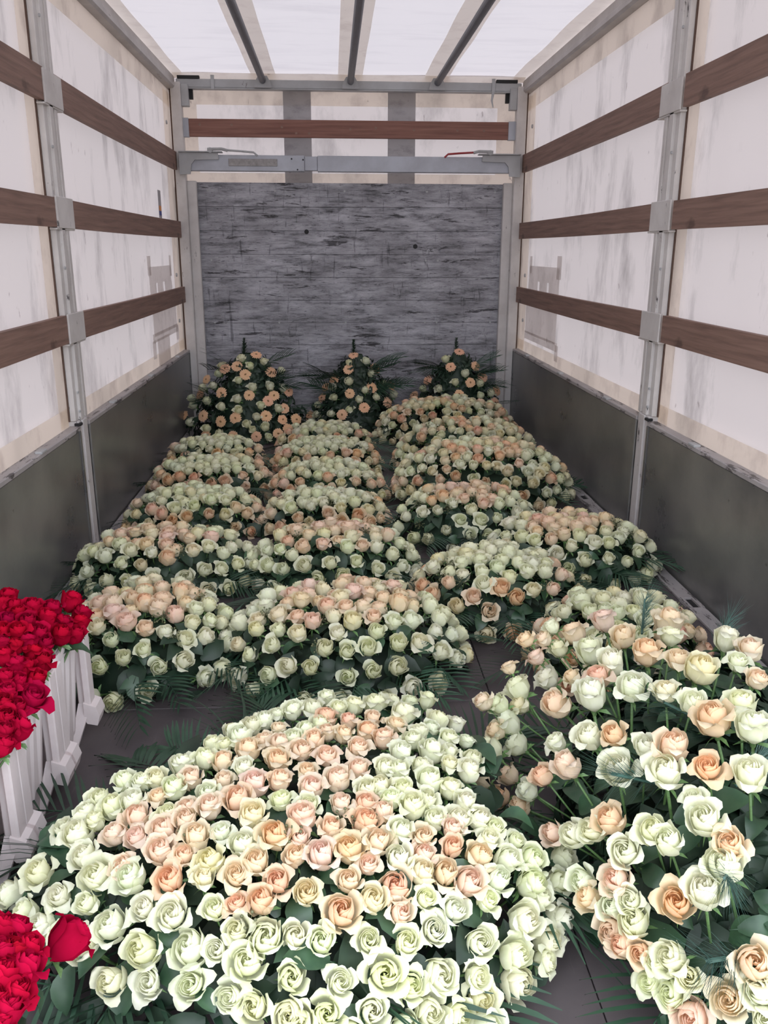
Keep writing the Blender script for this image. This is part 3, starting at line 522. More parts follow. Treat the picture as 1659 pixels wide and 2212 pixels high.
# ------------------------------------------------------------------ flower parts (unit: one rose = 1 high)
def rose_petal(b, heart, rnd, phi, W, prof, h0, h1, spiral=.12, nu=6, nv=6, ruff=.015, tipcurl=0.0, drop=.18, point=0.0, off=(0, 0)):
    """one petal as a curved patch. prof: list of (t, r, z) from base to tip"""
    base = len(b.v)
    def P(t):
        for i in range(len(prof) - 1):
            if t <= prof[i + 1][0] or i == len(prof) - 2:
                a, c = prof[i], prof[i + 1]; k = (t - a[0]) / (c[0] - a[0]); k = k * k * (3 - 2 * k) * .5 + k * .5
                return a[1] + (c[1] - a[1]) * k, a[2] + (c[2] - a[2]) * k
    s1, s2 = rnd.random() * 9, rnd.random() * 9
    for j in range(nv + 1):
        for i in range(nu + 1):
            u = -1 + 2 * i / nu; t = j / nv
            tt = t * (1 - drop * u * u * (1 - point * .0)) - (point * .10 * abs(u) * t)
            wf = .42 + .58 * sin(pi * min(1, .12 + .62 * t))
            r, z = P(max(0, min(1, tt)))
            r += spiral * u * (.3 + .7 * t) * .5
            r += ruff * sin(u * 4.5 + s1) * t * t + tipcurl * u * u * t * t
            z += ruff * sin(u * 6 + s2) * t * t
            a = phi + W * wf * u
            b.v.append((off[0] + r * cos(a), off[1] + r * sin(a), z))
            heart.append(h0 + (h1 - h0) * t)
    for j in range(nv):
        for i in range(nu):
            q = base + j * (nu + 1) + i
            b.f.append((q, q + 1, q + nu + 2, q + nu + 1)); b.m.append(0)
GA = 2.39996
def inner_petals(b, ht, rnd, opn, nu, nv):
    top = 1.0 - .08 * opn
    for k in range(3):
        rose_petal(b, ht, rnd, k * 2.1 + rnd.random(), 1.3, [(0, .05, .5), (.5, .085 + .03 * opn, .72), (1, .045 + .04 * opn, top - .02)], 1, 1, .07, nu, nv, .004)
    for k in range(3):
        rose_petal(b, ht, rnd, k * 2.1 + .7 + rnd.random() * .4, 1.25, [(0, .08, .3), (.5, .19, .64), (.8, .17 + .04 * opn, .88), (1, .095 + .07 * opn, top + .005)], .85, 1, .09, nu, nv, .008)
    for k in range(3):
        rose_petal(b, ht, rnd, k * 2.1 + 1.3 + rnd.random() * .4, 1.25, [(0, .09, .2), (.45, .28, .52), (.78, .25 + .05 * opn, .86), (1, .155 + .11 * opn, top)], .6, .95, .09, nu, nv, .010)
    for k in range(4):
        rose_petal(b, ht, rnd, k * 1.57 + .3 + rnd.random() * .4, 1.02, [(0, .09, .10), (.42, .36, .44), (.75, .335 + .05 * opn, .82), (1, .225 + .14 * opn, top - .03)], .25, .85, .10, nu, nv, .014, .02, .14)
def outer_petal(b, ht, rnd, phi, opn, nu, nv, lay=0):
    f = rnd.uniform(0, .06) + .10 * opn if rnd.random() > .35 + .4 * opn else rnd.uniform(.14, .26) + .16 * opn
    z = .90 - .10 * opn + rnd.uniform(-.05, .03) - .06 * lay
    rose_petal(b, ht, rnd, phi, .86, [(0, .08, .03), (.36, .405, .34), (.66, .42 + .12 * f, .68), (.86, .395 + .62 * f, z), (1, .36 + 1.35 * f, z + .03 - .75 * f)], .0, .22, .11, nu, nv, .022, .05, .17, .9)
def sepals(b, mi, stem=0.0, rnd=None):
    b.tube([(0, 0, -.10), (0, 0, .02), (0, 0, .12)], .07, 7, mi, .13, False)
    for k in range(5):
        a = k * 2 * pi / 5
        b.add([(.10 * cos(a - .5), .10 * sin(a - .5), .06), (.10 * cos(a + .5), .10 * sin(a + .5), .06), (.40 * cos(a + .1), .40 * sin(a + .1), .12), (.56 * cos(a), .56 * sin(a), -.02)], [(0, 1, 2), (0, 2, 3)], mi)
    if stem: b.tube([(0, 0, -.05), (.02, .0, -stem * .5), (0, .03, -stem)], .045, 6, mi)
def whole_rose(seed, opn, nu=5, nv=5, mat='petal', stem=.6, nout=5):
    rnd = random.Random(seed); b = MB(); ht = []
    inner_petals(b, ht, rnd, opn, nu, nv)
    for k in range(nout): outer_petal(b, ht, rnd, k * 2 * pi / nout + rnd.uniform(-.2, .2), opn, nu, nv, k % 2)
    sepals(b, 1, stem); ht += [0] * (len(b.v) - len(ht))
    return b.mesh('rose', [M[mat], M['stem']], True, ht)
def core_rose(seed, opn):
    rnd = random.Random(seed); b = MB(); ht = []; inner_petals(b, ht, rnd, opn, 6, 6)
    return b.mesh('rose', [M['petal']], True, ht)
def petal_mesh(seed, opn):
    rnd = random.Random(seed); b = MB(); ht = []; outer_petal(b, ht, rnd, 0, opn, 6, 7, seed % 2)
    return b.mesh('petal', [M['petal']], True, ht)
def stem_mesh(seed, ln):
    b = MB(); sepals(b, 0, ln); return b.mesh('stem', [M['stem']], True)

ROSE = [whole_rose(100 + k, o) for k, o in enumerate((.05, .15, .3, .4, .55, .1, .25, .75))]
FAR_ROSE = [whole_rose(200 + k, o, 4, 4, 'petal', .3) for k, o in enumerate((.05, .25, .4, .6, .15))]
CORE = [core_rose(300 + k, o) for k, o in enumerate((.0, .15, .35, .75, .08))]
PETAL = [[petal_mesh(400 + 10 * k + j, o) for j in range(4)] for k, o in enumerate((.0, .15, .35, .8, .08))]
STEM = [stem_mesh(1, 1.0), stem_mesh(2, 3.2)]
RED = [whole_rose(500 + k, o, 5, 5, 'red_petal', 0) for k, o in enumerate((.1, .3, .5, .9))]

def leaf_verts(ln, wd, curl, fold, seed=0, n=6):
    """an oval pointed leaf along +x, lying in the xy plane"""
    vs, fs = [], []
    for i in range(n + 1):
        t = i / n; hw = wd * sin(pi * min(1, t * .93 + .05)) ** .8 * (1 if t < .98 else .1)
        x = ln * t; z = curl * sin(pi * t * .9) - curl * 1.1 * t * t
        for u in (-1, 0, 1): vs.append((x, hw * u, z + fold * abs(u) * hw * 2))
    for i in range(n):
        for j in range(2):
            q = i * 3 + j; fs.append((q, q + 1, q + 4, q + 3))
    return vs, fs
def leaf_mesh(ln, wd, curl, fold, mat='leaf'):
    b = MB(); b.add(*leaf_verts(ln, wd, curl, fold)); b.tube([(-.02, 0, -.004), (.01, 0, 0)], .0018, 5); return b.mesh('leaf', M[mat], True)
LEAF = [leaf_mesh(.085, .026, .012, .22), leaf_mesh(.10, .034, .016, .15), leaf_mesh(.07, .024, .006, .3), leaf_mesh(.11, .028, .03, .2)]
b = MB()   # a lobed ivy leaf
pts = [(0, 0), (.02, .035), (.055, .06), (.06, .03), (.085, .028), (.115, 0), (.085, -.028), (.06, -.03), (.055, -.06), (.02, -.035)]
b.add([(x, y, .01 * sin(x * 25) - abs(y) * .18) for x, y in pts] + [(.05, 0, .012)], [(i, (i + 1) % 10, 10) for i in range(10)])
IVY = b.mesh('leaf', M['leaf'], True)
def frond(ln, n, seed, wid=.011, lf=.17, droop=.25):
    rnd = random.Random(seed); b = MB()
    P = lambda t: Vector((ln * t, 0, .03 * sin(pi * t) - droop * ln * t * t * .5))
    b.tube([P(i / 6) for i in range(7)], .0032, 5, 0, .001)
    for i in range(n):
        t = .18 + .82 * i / (n - 1); p = P(t)
        for s in (-1, 1):
            a = s * (1.15 - .75 * t + rnd.uniform(-.08, .08)); l = lf * (.55 + .45 * sin(pi * (.15 + .75 * t))) * rnd.uniform(.85, 1.1)
            d = Vector((cos(a), sin(a), 0)); nrm = Vector((-sin(a), cos(a), 0)); vs = []
            for k in range(4):
                q = k / 3; wv = wid * sin(pi * (.12 + .86 * q)) * .5; c = p + d * l * q + Vector((0, 0, -.22 * l * q * q + .02 * q))
                vs += [c - nrm * wv, c + nrm * wv + Vector((0, 0, .002))]
            b.add(vs, [(0, 1, 3, 2), (2, 3, 5, 4), (4, 5, 7, 6)])
    return b.mesh('palm_frond', M['palm'], True)
FROND = [frond(.34, 13, 1), frond(.28, 11, 2, .013, .15, .4), frond(.38, 15, 3, .009, .2, .15)]
def grass(seed):
    rnd = random.Random(seed); b = MB()
    for k in range(14):
        a = rnd.uniform(-.5, .5); l = rnd.uniform(.22, .42); d = Vector((cos(a), sin(a), 0)); nrm = Vector((-sin(a), cos(a), 0)); vs = []; el = rnd.uniform(.1, .55)
        for q in range(6):
            t = q / 5; wv = .0035 * (1 - t * .8); c = d * l * t + Vector((0, 0, l * (el * t - .55 * t * t))); vs += [c - nrm * wv, c + nrm * wv]
        b.add(vs, [(2 * q, 2 * q + 1, 2 * q + 3, 2 * q + 2) for q in range(5)])
    return b.mesh('grass_tuft', M['palm'], True)
GRASS = [grass(1), grass(2)]
def pine(seed):
    rnd = random.Random(seed); b = MB(); L_ = .16; b.tube([(0, 0, 0), (L_ * .8, 0, .01)], .003, 5)
    for k in range(150):
        t = rnd.random(); a = rnd.uniform(0, 2 * pi); tl = rnd.uniform(.25, .75)
        d = Vector((1, cos(a) * tl, sin(a) * tl)).normalized(); p = Vector((L_ * .8 * t, 0, .01 * t)); l = rnd.uniform(.07, .11)
        n = d.orthogonal().normalized() * .0007
        b.add([p - n, p + n, p + d * l + Vector((0, 0, -.008))], [(0, 1, 2)])
    return b.mesh('pine_sprig', M['pine'])
PINE = [pine(1), pine(2), pine(3)]
def berries(seed):
    rnd = random.Random(seed); b = MB()
    b.tube([(0, 0, -.05), (0, 0, 0)], .0016, 5)
    bm = bmesh.new(); bmesh.ops.create_icosphere(bm, subdivisions=1, radius=.0034); iv = [q.co.copy() for q in bm.verts]; fi = [[q.index for q in f.verts] for f in bm.faces]; bm.free()
    for k in range(16):
        z = 1 - 1.5 * (k + .5) / 16; r = sqrt(max(0, 1 - z * z)); a = k * GA; d = Vector((r * cos(a), r * sin(a), z)) * rnd.uniform(.021, .028)
        b.tube([(0, 0, 0), d], .0008, 3, 0, None, False); b.add([d + q for q in iv], fi)
    return b.mesh('berry_cluster', M['berry'], True)
BERRY = [berries(1), berries(2)]
def gerbera_mesh(seed):
    rnd = random.Random(seed); b = MB(); ht = []
    for ring, (n, R, z0, w) in enumerate(((16, .5, -.02, .085), (16, .46, .02, .075), (14, .24, .05, .045))):
        for k in range(n):
            a = 2 * pi * (k + .5 * (ring % 2)) / n + rnd.uniform(-.05, .05); l = R * rnd.uniform(.92, 1.05); up = rnd.uniform(-.03, .05)
            d = Vector((cos(a), sin(a), 0)); nn = Vector((-sin(a), cos(a), 0)); vs = []
            for q in range(4):
                t = .12 + .88 * q / 3; wv = w * sin(pi * (.2 + .68 * q / 3)); c = d * l * t + Vector((0, 0, z0 + .07 * t - .09 * t * t + up * t)); vs += [c - nn * wv, c, c + nn * wv]; ht += [1 - t] * 3
            b.add(vs, [f for q in range(3) for f in ((3 * q, 3 * q + 1, 3 * q + 4, 3 * q + 3), (3 * q + 1, 3 * q + 2, 3 * q + 5, 3 * q + 4))])
    k0 = len(b.v); b.tube([(0, 0, -.03), (0, 0, -1.1)], .03, 5, 1); ht += [0] * (len(b.v) - k0)
    return b.mesh('gerbera', [M['gerbera'], M['stem']], True, ht)
GERB = [gerbera_mesh(1), gerbera_mesh(2)]
b = MB(); b.grid(lambda u, v: (.12 * sin(v * pi / 2) * cos(u * 2 * pi), .12 * sin(v * pi / 2) * sin(u * 2 * pi), .045 + .035 * cos(v * pi / 2)), 12, 4)
DISC = b.mesh('flower_center', M['disc'], True)

# petal colours: (heart colour, how far it spreads to the outer petals)
def tint(c, r):
    j = lambda q, s=.03: max(0, min(1, q + r.uniform(-s, s)))
    if c == 'w': return (j(.91, .02), j(.91, .02), j(.72, .06), r.uniform(.2, .7))
    if c == 'c': return (j(.92, .02), j(.85, .02), j(.61, .05), r.uniform(.4, .7))
    if c == 'C': return (.88, .76, .52, .55)
    if c == 'p': return (j(.94, .02), j(.755, .03), j(.575, .04), r.uniform(.5, .85))
    if c == 'k': return (j(.94, .02), j(.73, .02), j(.61, .03), r.uniform(.7, .95))
    if c == 'P': return (j(.93, .02), j(.66, .04), j(.46, .05), r.uniform(.4, .75))
    if c == 'r': return (j(.44, .08), .005, j(.034, .014), r.uniform(.2, .9))
NAME = {'w': 'white_rose', 'c': 'cream_rose', 'C': 'cream_rose', 'p': 'peach_rose', 'k': 'peach_rose', 'P': 'peach_rose'}
# ------------------------------------------------------------------ the sprays
def dome_normal(x, y, z, D):
    cx, cy, a, b2, h, z0 = D
    dx, dy = (x - cx) / a, (y - cy) / b2; rho = max(1e-4, hypot(dx, dy))
    g = 2.857 * rho ** 1.857
    n = Vector((dx / rho * g / a, dy / rho * g / b2, 2 * max(.0, z - z0) / h / h + .12 / h))
    return n.normalized()
def dome_z(rho, D): return D[5] + D[4] * sqrt(max(0, 1 - rho ** 2.857))
NEAR = []            # where the blooms of the spray in hand stand; leaves keep close to them
def close(x, y, d):
    return not NEAR or any((x - p[0]) ** 2 + (y - p[1]) ** 2 < d * d for p in NEAR)
def foliage_mesh(D, n, rnd, shrink=.86, core_k=1.0):
    """the bed of leaves under the blooms: a dark core with leaves all over it"""
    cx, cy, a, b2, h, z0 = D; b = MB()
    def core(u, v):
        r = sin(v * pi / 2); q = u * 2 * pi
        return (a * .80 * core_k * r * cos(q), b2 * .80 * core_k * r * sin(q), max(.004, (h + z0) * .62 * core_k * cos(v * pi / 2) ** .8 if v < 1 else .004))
    b.grid(core, 24, 7)  # solid dark core added inside the leaf bed to block the light
    for k in range(n):
        rho = sqrt(rnd.random()) * 1.02; t = rnd.uniform(0, 2 * pi)
        x, y = a * rho * cos(t), b2 * rho * sin(t); z = dome_z(min(1, rho), D) * shrink - .012 - rnd.random() ** 2 * .05
        if not close(x, y, .065): continue
        nn = dome_normal(cx + x, cy + y, z, D); nn = (nn + Vector((rnd.uniform(-.6, .6), rnd.uniform(-.6, .6), rnd.uniform(-.2, .5)))).normalized()
        F_ = frame((x * .95, y * .95, max(.012, z)), nn, rnd.uniform(0, 6.28), rnd.uniform(.75, 1.25))
        vs, fs = leaf_verts(.08, .024, .012, .2, 0, 4); b.add([F_ @ Vector(p) for p in vs], fs)
    return b
def out_matrix(D, t, rho, z, el, rnd, scale=1, roll=.5):
    """+x points outwards from the dome at azimuth t, raised by el"""
    cx, cy, a, b2, h, z0 = D
    px, py = a * rho * cos(t), b2 * rho * sin(t); az = math.atan2(sin(t) / b2, cos(t) / a) + rnd.uniform(-.35, .35)
    return Matrix.Translation((px, py, z)) @ Matrix.Rotation(az, 4, 'Z') @ Matrix.Rotation(-el, 4, 'Y') @ Matrix.Rotation(rnd.uniform(-roll, roll), 4, 'X') @ Matrix.Scale(scale, 4)
PROTO = {}
def place(name, me, parent, mat, color=None):
    return obj(name, me, parent, mat, color)
def dress(root, D, rnd, leaves, fronds, berr, grassn=0, big=1.0, side=None):
    cx, cy, a, b2, h, z0 = D
    for k in range(leaves):
        rho = rnd.random() ** .42 * 1.02; t = rnd.uniform(0, 2 * pi)
        x, y = a * rho * cos(t), b2 * rho * sin(t); z = dome_z(min(1, rho), D) - .026 + rnd.uniform(-.014, .01)
        if not close(x, y, .06): continue
        nn = dome_normal(cx + x, cy + y, z, D)
        mtx = frame((x, y, max(.02, z)), (nn + Vector((rnd.uniform(-.5, .5), rnd.uniform(-.5, .5), .3))).normalized(), rnd.uniform(0, 6.28), rnd.uniform(.55, .9) * big)
        place('leaf', LEAF[k % 4] if k % 9 else IVY, root, mtx)
    for k in range(fronds):
        t = 2 * pi * (k + rnd.uniform(-.3, .3)) / fronds
        if side: t = rnd.uniform(*side)
        place('palm_frond', FROND[k % 3], root, out_matrix(D, t, .62, .045 + .02 * rnd.random(), rnd.uniform(-.04, .07), rnd, rnd.uniform(.75, 1.0) * big))
    for k in range(grassn):
        t = rnd.uniform(0, 2 * pi)
        place('grass_tuft', GRASS[k % 2], root, out_matrix(D, t, .72, .06, rnd.uniform(0, .3), rnd, rnd.uniform(.8, 1.05)))
    for k in range(berr):
        rho = rnd.uniform(.35, .98); t = rnd.uniform(0, 2 * pi)
        x, y = a * rho * cos(t), b2 * rho * sin(t); z = dome_z(rho, D)
        if not close(x, y, .045): continue
        place('berry_cluster', BERRY[k % 2], root, frame((x, y, max(.04, z - .006)), dome_normal(cx + x, cy + y, z, D), rnd.uniform(0, 6), rnd.uniform(.8, 1.1)))
def detailed_rose(root, pos, nrm, size, c, rnd, stem=0):
    """thing > rose > petal, stem"""
    k = rnd.randrange(5) if c in 'wc' else rnd.choice((1, 2, 3, 2, 4))
    if c == 'C': k = 3
    S = size * (1.06, 1.0, .92, .80, 1.02)[k]
    mtx = frame(Vector(pos) - Vector(nrm) * S * .55, nrm, rnd.uniform(0, 6.28), S) @ Matrix.Diagonal((rnd.uniform(.92, 1.08), rnd.uniform(.92, 1.08), rnd.uniform(.95, 1.15), 1))
    col = tint(c, rnd)
    core = place(NAME[c], CORE[k], root, mtx, col)
    for j in range(5):
        tilt = rnd.uniform(-.10, .14)
        place('petal', PETAL[k][rnd.randrange(4)], core, Matrix.Rotation(j * 2 * pi / 5 + rnd.uniform(-.22, .22), 4, 'Z') @ Matrix.Rotation(tilt, 4, 'Y'), col)
    place('stem', STEM[stem], core, Matrix.Rotation(rnd.uniform(0, 6.28), 4, 'Z'))
    return core
def rows(s): return [(float(q[0]), float(q[1]), float(q[2]), float(q[3]) / 100, q[4]) for q in (e.split() for e in s.split(';'))]

# the foremost spray
DF = (-.094, 1.52, .577, .50, .27, .03)
rnd = random.Random(11)
front = tag(empty('rose_spray', (DF[0], DF[1], 0)), 'broad white rose spray with a pale peach centre, foremost and largest on the floor', 'flower spray', 'flower sprays laid on the load bed')
FR = rows(FRONT_ROSES); NEAR[:] = [(q[0] - DF[0], q[1] - DF[1]) for q in FR]
o = foliage_mesh(DF, 700, rnd, .86, .86).build('foliage', M['leaf_dark'], front, True); o['kind'] = 'stuff'
for x, y, z, s, c in FR:
    n = dome_normal(x, y, z, DF); n = (n + Vector((rnd.uniform(-.22, .22), rnd.uniform(-.22, .22) - .10, .34))).normalized()
    detailed_rose(front, (x - DF[0], y - DF[1], z), n, max(.043, min(.057, s * 1.05)), c, rnd)
dress(front, DF, rnd, 190, 18, 18, 4); NEAR.clear()
# the tall loose spray
DT = (.90, 1.50, .52, .66, .42, .05)
rnd = random.Random(12)
tall = tag(empty('rose_spray', (DT[0], DT[1], 0)), 'tall loose spray of long-stemmed white and peach roses with pine, against the right board', 'flower spray', 'flower sprays laid on the load bed')
DTi = (DT[0], DT[1], .40, .56, .30, .03)
TR = rows(TALL_ROSES); NEAR.clear()
o = foliage_mesh(DTi, 1100, rnd, .98, .85).build('foliage', M['leaf_dark'], tall, True); o['kind'] = 'stuff'
for x, y, z, s, c in TR:
    n = dome_normal(x, y, z, DT); n = (n * .8 + Vector((rnd.uniform(-.25, .25), rnd.uniform(-.25, .25) - .1, .40))).normalized()
    x = min(x, XR - .05)
    detailed_rose(tall, (x - DT[0], y - DT[1], z), n, max(.045, min(.066, s * 1.03)), c, rnd, 1)
# the spray goes on past the photograph's right edge, as loosely as the part in view
have = [(q[0], q[1], q[2]) for q in TR]; inv = cam.matrix_world.inverted(); fails = 0
while fails < 400:
    rho, t = sqrt(rnd.random()) * .98, rnd.uniform(-1.9, 1.2); x, y = DT[0] + .47 * rho * cos(t), DT[1] + DT[3] * rho * sin(t); z = dome_z(rho, DT) - .02
    c_ = inv @ Vector((x, y, z)); fails += 1
    if c_.x / -c_.z * FOC + PX < 1659 + 55 or any((x - q[0]) ** 2 + (y - q[1]) ** 2 + (z - q[2]) ** 2 < .0095 for q in have): continue
    have.append((x, y, z)); n = (dome_normal(x, y, z, DT) * .8 + Vector((0, 0, .4))).normalized()
    detailed_rose(tall, (x - DT[0], y - DT[1], z), n, rnd.uniform(.052, .062), rnd.choice('wwwpcP'), rnd, 1)
dress(tall, (DT[0], DT[1], .44, .60, .34, .04), rnd, 150, 10, 4, 3, 1.05)
for k, (x, y, z, az, sc) in enumerate(((.74, 1.86, .38, 1.2, .9), (.86, 1.72, .40, .9, .85), (.62, 1.35, .31, 3.5, 1.2), (.76, 1.42, .37, 2.9, 1.1), (.66, 1.06, .20, 3.7, 1.2), (.66, 1.16, .29, 4.1, 1.0), (.72, 1.30, .34, .6, 1.0), (.95, 1.25, .36, 4.2, 1.0))):
    place('pine_sprig', PINE[k % 3], tall, Matrix.Translation((x - DT[0], y - DT[1], z)) @ Matrix.Rotation(az, 4, 'Z') @ Matrix.Rotation(-.35, 4, 'Y') @ Matrix.Scale(sc, 4))

# the round cushions further in
def scatter(D, rnd, r0, r1):
    cx, cy, a, b2, h, z0 = D; pts = []; fails = 0
    while fails < 900:
        rho = sqrt(rnd.random()) * 1.03; t = rnd.uniform(0, 2 * pi); x, y = a * rho * cos(t), b2 * rho * sin(t); z = max(.03, dome_z(min(1, rho), D) + rnd.uniform(-.016, .012) if rho < 1 else D[5] + rnd.uniform(-.005, .03))
        lim = r0 + (r1 - r0) * rho ** 2
        if all((x - p[0]) ** 2 + (y - p[1]) ** 2 + (z - p[2]) ** 2 > lim * lim for p in pts): pts.append((x, y, z, rho, t)); fails = 0
        else: fails += 1
    return pts
def colour(scheme, rho, t, rnd):
    q = rnd.random(); front = -sin(t)
    if scheme == 'heart': return ('P' if q < .16 else 'k' if q < .30 else 'p' if q < .9 else 'c') if rho < .62 + rnd.uniform(-.1, .1) else ('w' if q < .93 else 'c')
    if scheme == 'ring': return ('P' if q < .38 else 'p' if q < .75 else 'c') if rho > .74 + rnd.uniform(-.06, .06) and (front > -.55 or q < .4) else ('w' if q < .95 else 'c')
    return 'P' if q < .17 else 'p' if q < .32 else 'c' if q < .66 else 'w'
def cushion(D, scheme, label, seed, near, leaves, fronds, berr, r0=.046, r1=.066):
    rnd = random.Random(seed); root = tag(empty('rose_cushion', (D[0], D[1], 0)), label, 'flower cushion', 'rose cushions laid on the load bed')
    o = foliage_mesh(D, 170 if near else 110, rnd).build('foliage', M['leaf_dark'], root, True); o['kind'] = 'stuff'
    pool = ROSE if near else FAR_ROSE; n = 0
    for x, y, z, rho, t in scatter(D, rnd, r0, r1):
        if y > .55 * D[3] and rho > .93 and not near and rnd.random() < .5: continue
        c = colour(scheme, rho, t, rnd); nn = dome_normal(D[0] + x, D[1] + y, z, D); nn = (nn + Vector((rnd.uniform(-.25, .25), rnd.uniform(-.25, .25), .15))).normalized()
        s = rnd.uniform(.049, .063) * (1.06 if c in 'Pk' else 1.0)
        place(NAME[c], pool[rnd.randrange(len(pool))], root, frame(Vector((x, y, z)) - nn * s * .5, nn, rnd.uniform(0, 6.28), s), tint(c, rnd)); n += 1
    dress(root, D, rnd, leaves, fronds, berr, 1 if near else 0, .8)
    return n
Z0 = .03
CUSH = [
 ((-.60, 2.517, .275, .29, .20, Z0), 'heart', 'white rose cushion with peach centre in the left column, right beside the white buckets', 1, 60, 12, 7),
 ((.023, 2.485, .385, .29, .20, Z0), 'heart', 'white rose cushion with peach centre in the middle column, just behind the broad foremost spray', 1, 70, 14, 9),
 ((.584, 2.879, .311, .26, .18, Z0), 'ring', 'white rose cushion with peach roses along its front rim, behind the bare floor patch', 1, 60, 12, 9),
 ((.97, 3.30, .355, .268, .18, Z0), 'heart', 'white rose cushion with peach centre touching the foot of the right middle post', 1, 50, 10, 5),
 ((-.665, 3.229, .361, .249, .17, Z0), 'heart', 'white rose cushion with peach centre beside the foot of the left middle post', 1, 50, 10, 5),
 ((-.009, 3.204, .342, .237, .18, Z0), 'heart', 'white rose cushion with peach centre, second behind the foremost spray in the middle column', 1, 50, 10, 6),
 ((.598, 3.718, .321, .236, .20, Z0), 'heart', 'peach-topped rose cushion in the right column, in front of the two high mixed mounds', 1, 40, 8, 4),
 ((-.657, 3.90, .325, .22, .16, Z0), 'ring', 'white rose cushion with peach rim in the left column, third from the front', 0, 30, 6, 3),
 ((-.046, 3.83, .305, .20, .16, Z0), 'ring', 'white rose cushion with peach rim in the middle column, third behind the foremost spray', 0, 30, 6, 3),
 ((.78, 4.36, .47, .29, .27, Z0), 'mixed', 'high mixed mound of white and peach roses on the right, nearer of two', 0, 40, 8, 2),
 ((-.667, 4.52, .33, .23, .16, Z0), 'ring', 'white rose cushion with peach rim in the left column, fourth from the front', 0, 24, 6, 2),
 ((-.038, 4.37, .299, .22, .16, Z0), 'ring', 'white rose cushion with peach rim in the middle column, fourth behind the foremost spray', 0, 24, 6, 2),
 ((.80, 5.02, .43, .26, .26, Z0), 'mixed', 'high mixed mound of white and peach roses, partly hidden behind the nearer mound', 0, 30, 6, 2),
 ((-.708, 5.06, .29, .23, .16, Z0), 'ring', 'white rose cushion with peach rim in front of the leftmost upright gerbera piece', 0, 20, 5, 1),
 ((-.048, 4.97, .317, .24, .16, Z0), 'ring', 'white rose cushion with peach rim in the middle column, next to farthest', 0, 20, 5, 1),
 ((.781, 5.85, .49, .27, .25, Z0), 'mixed', 'rose mound farthest back on the right, in front of the rightmost gerbera piece', 0, 24, 5, 1),
 ((-.059, 5.55, .314, .22, .14, Z0), 'ring', 'small white rose cushion farthest back in the middle column, below the middle gerbera piece', 0, 16, 4, 1),
 ((.883, 2.40, .27, .22, .20, Z0), 'ring', 'small white rose cushion mostly hidden behind the tall loose spray', 1, 24, 4, 2),
]
for k, (D, sch, lab, near, lv, fr, br) in enumerate(CUSH):
    cushion(D, sch, lab, 40 + k, near, lv, fr, br, *((.046, .068) if near else (.043, .060) if sch != 'mixed' else (.050, .058)))

# upright gerbera pieces against the bulkhead
def xyz(s): return [tuple(float(q) for q in e.split()) for e in s.split(';')]
def upright(D, gs, rs, label, seed):
    cx, cy, a, b2, h = D; rnd = random.Random(seed)
    root = tag(empty('gerbera_spray', (cx, cy, 0)), label, 'flower spray', 'upright gerbera sprays at the bulkhead')
    R = lambda z: max(.02, 1 - z / h) ** .75
    b = MB(); b.grid(lambda u, v: (a * .60 * R(v * h * .9) * cos(u * 2 * pi), b2 * .60 * R(v * h * .9) * sin(u * 2 * pi), v * h * .9), 18, 7)
    for k in range(850):
        z = h * .82 * rnd.random() ** 1.3; t = rnd.uniform(0, 2 * pi); r = R(z) * rnd.uniform(.58, .95)
        F_ = frame((a * r * cos(t), b2 * r * sin(t), z + .01), (cos(t) + rnd.uniform(-.5, .5), sin(t) + rnd.uniform(-.5, .5), rnd.uniform(-.1, .9)), rnd.uniform(0, 6.28), rnd.uniform(.7, 1.2) * (1.05 - .6 * z / h))
        vs, fs = leaf_verts(.085, .018, .012, .2, 0, 3); b.add([F_ @ Vector(p) for p in vs], fs)
    o = b.build('foliage', M['leaf_dark'], root, True); o['kind'] = 'stuff'
    b = MB()      # the conifer tip
    for k in range(420):
        z = h - .22 + .26 * rnd.random(); q = (h + .04 - z) / .26; t = rnd.uniform(0, 2 * pi); d = Vector((cos(t), sin(t), .8)) * (.012 + .040 * q); n = d.orthogonal().normalized() * .0025
        p = Vector((-.02, 0, z)); b.add([p - n, p + n, p + d], [(0, 1, 2)])
    b.tube([(-.02, 0, h - .2), (-.02, 0, h + .045)], .007, 6, 0, .003)
    b.build('conifer_tip', M['leaf_dark'], root)
    for k in range(18):
        s = -1 if k % 2 else 1; z = rnd.uniform(.12, h * .7); el = rnd.uniform(.1, .75); az = rnd.uniform(-.55, -.1) if s > 0 else pi + rnd.uniform(.1, .55)
        place('palm_frond', FROND[k % 3], root, Matrix.Translation((s * a * R(z) * .35, -.06, z)) @ Matrix.Rotation(az, 4, 'Z') @ Matrix.Rotation(-el, 4, 'Y') @ Matrix.Rotation(rnd.uniform(-.6, .6), 4, 'X') @ Matrix.Scale(rnd.uniform(.55, .8), 4))
    for x, y, z in gs:
        dx, dy = (x - cx) / a, (y - cy) / b2; n = Vector((dx * .8 + rnd.uniform(-.15, .15), min(dy, 0) * .6 - .55, .35 + rnd.uniform(-.1, .25) + (.6 if z > h * .8 else 0))).normalized()
        g = place('gerbera', GERB[rnd.randrange(2)], root, frame(Vector((x - cx, y - cy, z)) + n * .012, n, rnd.uniform(0, 6), rnd.uniform(.074, .086)), (.93, rnd.uniform(.54, .62), rnd.uniform(.32, .40), rnd.uniform(.3, .7)))
        place('flower_center', DISC, g, Matrix.Identity(4))
    for x, y, z in rs:
        dx, dy = (x - cx) / a, (y - cy) / b2; n = Vector((dx * .7 + rnd.uniform(-.2, .2), min(dy, 0) * .4 - .2, .75 + rnd.uniform(-.2, .2))).normalized(); s = rnd.uniform(.055, .066)
        place('white_rose', FAR_ROSE[rnd.randrange(3)], root, frame(Vector((x - cx, y - cy, z)) - n * s * .4, n, rnd.uniform(0, 6), s), tint('w', rnd))
